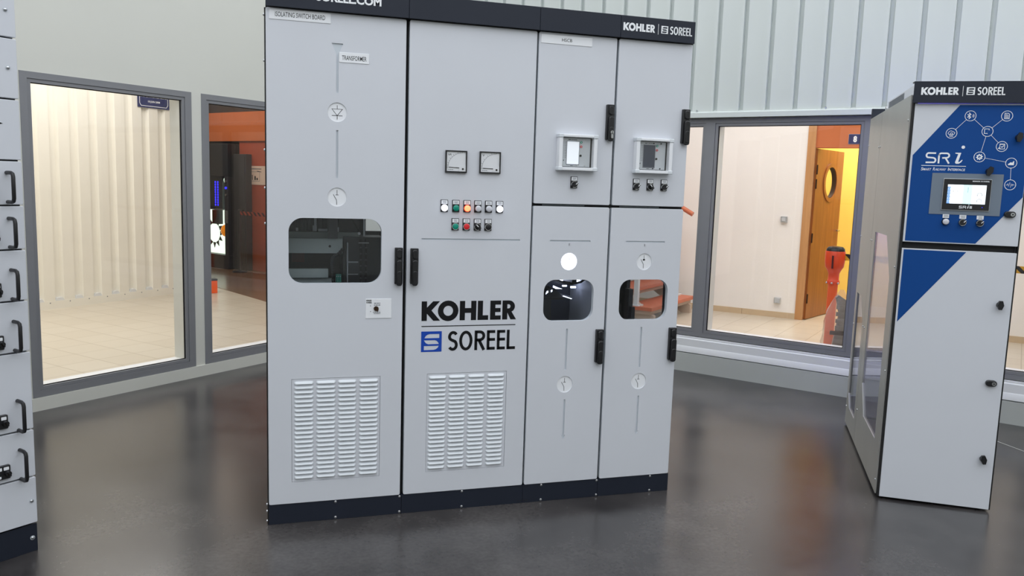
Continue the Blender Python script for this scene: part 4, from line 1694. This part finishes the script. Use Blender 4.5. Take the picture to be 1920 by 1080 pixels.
sp.prism(rect(.026, CD, .016, CZ), CW - .004, CW + .002, 'side_panel', axis='x')
sp.build('side_panel', IC)
bk = MB()
bk.prism(rect(.004, CW - .004, .016, CZ - .001), CD, CD + .006, 'gap', [rect(.030, CW - .030, .06, 1.86)])
bk.build('back_frame', IC)
bk = MB()
bk.box(.020, CW - .020, CD - .005, CD - .001, .05, 1.87, 'hazy')
bk.build('back_pane', IC)
bk = MB()
bk.box(.060, CW - .06, CD - .12, CD - .07, 1.375, 1.387, 'led_blue')
bk.build('light_strip', IC)
m = MB()
m.slab(0, CW, 1.872, 1.9675, -.018, -.014, 'navy', .001, .001)
m.box(0, CW, -.0135, .030, 1.963, 1.9675, 'navy')
fascia_marks(m, .030, 1.9075, 1.9405, -.0182, .337)
m.build('fascia', IC)
m = MB()
m.box(0, CW, CD - .02, CD + .012, 1.9125, 1.972, 'navy')
m.build('rear_fascia', IC)
m = MB()
m.slab(.03, .46, 1.9125, 1.975, .10, .93, 'grey', .003)
for k in range(26):
    y = .42 + k * .018
    m.box(.0285, .0300, y, y + .009, 1.922, 1.966, 'ink_grey')
m.build('roof_vent', IC)
for y in (.06, 1.00):
    for x in (.035, CW - .035):
        m = MB()
        m.tube([(x, y, 1.9125), (x, y, 1.925)], .008, 'steel', 10)
        pts = [(x, y + .016 * math.cos(a), 1.940 + .016 * math.sin(a)) for a in [2 * PI * k / 16 for k in range(17)]]
        m.tube(pts, .0045, 'steel', 8)
        m.build('lifting_eye', IC)

ud = MB()
ud.prism(rrect(.0135, CW - .0065, 1.2440, 1.8705, .003), 0, .022, 'grey', front=rrect(.0135, CW - .0065, 1.2440, 1.8705, .003, 4, .0012), ch=.0012)
y = -.0004
ud.prism([(.197, 1.8650), (.0225, 1.6400), (.0225, 1.2490), (.3150, 1.2490), (CW - .0085, 1.4640), (CW - .0085, 1.8650)], y - .0004, y, 'blue')
y = -.0009
icons = {'cloud': (.173, 1.740), 'radio': (.243, 1.8175), 'document': (.388, 1.8180), 'devices': (.317, 1.7500), 'checklist': (.380, 1.6850), 'gear': (.2955, 1.6370), 'chart': (.4240, 1.6130), 'wave': (.4290, 1.5170)}
IR = .0232
for a, b in (('cloud', 'radio'), ('radio', 'devices'), ('devices', 'document'), ('devices', 'checklist'), ('devices', 'gear'), ('gear', 'chart'), ('chart', 'wave')):
    p, q = Vector(icons[a]), Vector(icons[b])
    u = (q - p).normalized()
    ud.ribbon([tuple(p + u * IR), tuple(q - u * IR)], .0014, y, 'white_print')
for c in icons.values():
    ud.prism(circle(c[0], c[1], IR, 32), y - .0005, y, 'white_print', [circle(c[0], c[1], IR - .0022, 32)])


def st(c, pts, w=.0018, closed=False):
    ud.ribbon([(c[0] + a * .001, c[1] + b * .001) for a, b in pts], w, y, 'white_print', closed)


c = icons['cloud']
st(c, [(-6, -5)] + [(-9 + 5 * math.cos(math.radians(k)), 0 + 5 * math.sin(math.radians(k))) for k in (240, 180, 120)] + [(-3 + 7 * math.cos(math.radians(k)), 5 + 6 * math.sin(math.radians(k))) for k in (150, 90, 40)] + [(9 + 5 * math.cos(math.radians(k)), 1 + 5 * math.sin(math.radians(k))) for k in (90, 20, -60)] + [(6, -5)])
st(c, [(-6, -14), (6, -14), (6, -5), (-6, -5)], .0018, True)
st(c, [(-4, -5), (-4, 0), (-2, 2), (2, 2), (4, 0), (4, -5)])
st(c, [(-2, -9.5), (2, -9.5)], .003)
c = icons['radio']
st(c, [(-12, 7), (1, -6), (-5, -13), (-5, 13), (1, 6), (-12, -7)], .0030)
for r in (5, 8, 11):
    st(c, [(4 + r * math.cos(math.radians(k)), r * math.sin(math.radians(k))) for k in (-50, -25, 0, 25, 50)], .0012)
c = icons['document']
st(c, [(-9, -12), (9, -12), (9, 7), (4, 12), (-9, 12)], .0022, True)
for k in (7, 3, -1, -5, -8):
    st(c, [(-6, k), (6 if k < 7 else 1, k)], .0015)
c = icons['devices']
st(c, [(-12, -9), (6, -9), (6, 11), (-12, 11)], .0022, True)
ud.prism(rect(c[0] + .001, c[0] + .014, c[1] - .013, c[1] + .005), y - .0008, y - .0005, 'blue')
st(c, [(2, -12), (13, -12), (13, 4), (2, 4)], .0022, True)
c = icons['checklist']
st(c, [(-8, -11), (11, -11), (11, 11), (-8, 11)], .0024, True)
st(c, [(-8, 9.5), (11, 9.5)], .004)
st(c, [(-3, 0), (1, -4), (8, 5)], .0028)
st(c, [(-13, -9), (-6, -9), (-9, -4)], .003, True)
c = icons['gear']
gp = []
for k in range(32):
    a = 2 * PI * (k + .5) / 32
    r = .0140 if (k // 2) % 2 == 0 else .0100
    gp.append((c[0] + r * math.cos(a), c[1] + r * math.sin(a)))
ud.prism(gp, y - .0005, y, 'white_print', [circle(c[0], c[1], .0055, 16)])
st(c, [(0, 0), (5, -5)], .003)
c = icons['chart']
ud.prism([(c[0] + a * .001, c[1] + b * .001) for a, b in ((-12, -9), (11, -9), (11, 10), (5, 5), (5, 0), (1, 3), (-3, 3), (-7, -1), (-12, -4))], y - .0005, y, 'white_print')
c = icons['wave']
st(c, [(-17, -1), (-12, -1), (-9, 5), (-6, -7), (-2, 11), (2, -12), (5, 5), (8, -5), (10, 3), (12, 0), (17, 0)], .0017)
# SRi lettering and its line
z0, z1 = 1.6050, 1.6540
w = .0070
q = .008
ud.ribbon([(.118, z1 - w / 2), (.088, z1 - w / 2)] + arc(.0885, z1 - w / 2 - .010, .009, .010, 110, 250, 5) + [(.108, (z0 + z1) / 2)] + arc(.1095, z0 + w / 2 + .010, .009, .010, 70, -70, 5) + [(.0785, z0 + w / 2)], w, y, 'white_print')
ud.ribbon([(.1315, z0), (.1315, z1 - .012)] + arc(.141, z1 - .012 - w / 2 + .003, .0095, .009, 180, 95, 4) + [(.160, z1 - w / 2)] + arc(.163, z1 - .0135, .010, .010, 85, -85, 5) + [(.145, z1 - .0245)], w, y, 'white_print')
ud.ribbon([(.160, z1 - .026), (.1745, z0)], w, y, 'white_print')
ud.prism([(.197, z1), (.2205, z1), (.2120, z0 + .010)] + [(.214, z0 + .007), (.219, z0 + .010), (.226, z0 + .018), (.229, z0 + .017), (.224, z0 + .007), (.214, z0), (.203, z0), (.199, z0 + .005), (.200, z0 + .010), (.209, z1 - .006), (.197, z1 - .004)], y - .0005, y, 'white_print')
ud.prism(circle(.2265, 1.679, .0072, 20), y - .0005, y, 'white_print')
ud.box(.062, .245, y - .0005, y, 1.5930, 1.5955, 'white_print')
ud.text('S', .0615, .0690, 1.5720, 1.5860, y - .0004, 'white_print', .01, .15)
ud.text('MART', .0700, .1030, 1.5720, 1.5825, y - .0004, 'white_print', .01, .15)
ud.text('R', .1110, .1190, 1.5725, 1.5865, y - .0004, 'white_print', .01, .15)
ud.text('AILWAY', .1200, .1640, 1.5725, 1.5830, y - .0004, 'white_print', .01, .15)
ud.text('I', .1725, .1745, 1.5730, 1.5870, y - .0004, 'white_print', .01, .15)
ud.text('NTERFACE', .1760, .2420, 1.5730, 1.5835, y - .0004, 'white_print', .01, .15)
udo = ud.build('upper_door', IC)
udo['label'] = 'blue printed upper door'
m = MB()
m.slab(.111, .400, 1.3765, 1.5620, -.0030, -.0010, 'polymer_grey', .001)
m.build('mounting_sheet', udo)
m = MB()
m.slab(.1590, .3550, 1.3960, 1.5385, -.0085, -.0031, 'alu', .003, .001)
m.slab(.1610, .3530, 1.3985, 1.5365, -.0105, -.0086, 'black', .002, .0008)
letters_heavy(m, .2765, .3060, 1.5260, 1.5310, -.0106, 'white_print')
m.box(.3085, .3089, -.0110, -.0106, 1.5255, 1.5315, 'white_print')
square_mark(m, .3110, .3165, 1.5258, 1.5312, -.0106, 'white_print')
letters_light(m, .3185, .3450, 1.5258, 1.5312, -.0106, 'white_print', .2)
zz, zt = 1.4065, 1.4165
m.ribbon([(.2440, zt), (.2340, zt), (.2320, zt - .002), (.2335, (zz + zt) / 2), (.2420, (zz + zt) / 2), (.2435, zz + .002), (.2420, zz), (.2310, zz)], .0022, -.0106, 'white_print')
m.ribbon([(.2480, zz - .001), (.2480, zt), (.2580, zt), (.2595, zt - .003), (.2575, (zz + zt) / 2), (.2490, (zz + zt) / 2)], .0022, -.0106, 'white_print')
m.ribbon([(.2550, (zz + zt) / 2), (.2600, zz - .001)], .0022, -.0106, 'white_print')
m.ribbon([(.2690, zt), (.2665, zz)], .0042, -.0106, 'white_print')
m.prism(circle(.2705, zt + .0055, .0020, 10), -.0111, -.0106, 'white_print')
for k in range(3):
    m.box(.2745 + k * .0034, .2768 + k * .0034, -.0111, -.0106, zz - .0005, zt + .001, 'white_print')
m.prism(circle(.325, 1.4125, .0014, 8), -.0111, -.0106, 'blue_dot')
tp = m.build('touch_panel', IC)
m = MB()
sx0, sx1, sz0, sz1 = .1780, .3345, 1.4265, 1.5115
m.box(sx0, sx1, -.0112, -.0107, sz0, sz1, 'hmi_lit')
m.box(sx0 + .064, sx0 + .1, -.0115, -.0112, sz0, sz1, 'hmi_tint')
m.box(sx0, sx0 + .012, -.0115, -.0112, sz0, sz1 - .010, 'hmi_menu')
for k in range(5):
    m.ribbon([(sx0 + .003, sz0 + .006 + k * .014), (sx0 + .010, sz0 + .006 + k * .014), (sx0 + .010, sz0 + .014 + k * .014), (sx0 + .003, sz0 + .014 + k * .014)], .0008, -.0115, 'hmi_lit', True)
for cx_, cz_ in ((.024, .055), (.042, .055)):
    m.prism(circle(sx0 + cx_, sz0 + cz_, .0020, 10), -.0114, -.0112, 'relay')
m.ribbon([(sx0 + .083, sz1 - .010), (sx0 + .083, sz1 - .034)], .0011, -.0115, 'ink_grey')
for cz_ in (.041, .014):
    m.ribbon(arc(sx0 + .132, sz0 + cz_, .0095, .0095, -40, 220, 14), .0014, -.0112, 'ink_grey')
m.build('screen', tp)
control(IC, 0, .1835, 1.3435, 'lamp', mat='lens_white', plate=False, w=.026)
control(IC, 0, .2530, 1.3425, 'selector', knob=45, plate=False, w=.028)
control(IC, 0, .3235, 1.3420, 'selector', knob=48, plate=False, w=.028)

ld = MB()
ld.prism(rrect(.0135, CW - .0065, .0120, 1.2135, .003), 0, .022, 'grey', front=rrect(.0135, CW - .0065, .0120, 1.2135, .003, 4, .0012), ch=.0012)
ld.prism([(.0215, 1.2085), (.2820, 1.2085), (.0215, .8680)], -.0008, -.0004, 'blue')
ldo = ld.build('lower_door', IC)


def wing_knob(parent, x, z, ang, y0=-.0005):
    m = MB()
    m.cyl(x, z, y0 - .012, y0, .0135, 'black', 18)
    a = math.radians(ang)
    ux, uz = math.cos(a), math.sin(a)
    m.prism([(x + ux * .020 - uz * .007, z + uz * .020 + ux * .007), (x + ux * .020 + uz * .007, z + uz * .020 - ux * .007),
             (x + uz * .013, z - ux * .013),
             (x - ux * .020 + uz * .006, z - uz * .020 - ux * .006), (x - ux * .020 - uz * .006, z - uz * .020 + ux * .006),
             (x - uz * .013, z + ux * .013)], y0 - .026, y0 - .0122, 'black')
    return m.build('turn_knob', parent)


def key_lock(parent, x, z):
    m = MB()
    m.slab(x - .026, x + .020, z - .014, z + .014, -.016, -.0005, 'black', .0138, .003, n=6)
    m.cyl(x + .006, z, -.0190, -.0162, .0085, 'steel', 16)
    m.cyl(x + .006, z, -.0196, -.0191, .0035, 'gap', 10)
    return m.build('key_lock', parent)


wing_knob(udo, .441, 1.725, 80, -.0012)
wing_knob(udo, .338, 1.5745, 70, -.0032)
key_lock(udo, .442, 1.3860)
wing_knob(ldo, .4385, .9770, 90)
key_lock(ldo, .441, .6140)
wing_knob(ldo, .4385, .2540, 100)
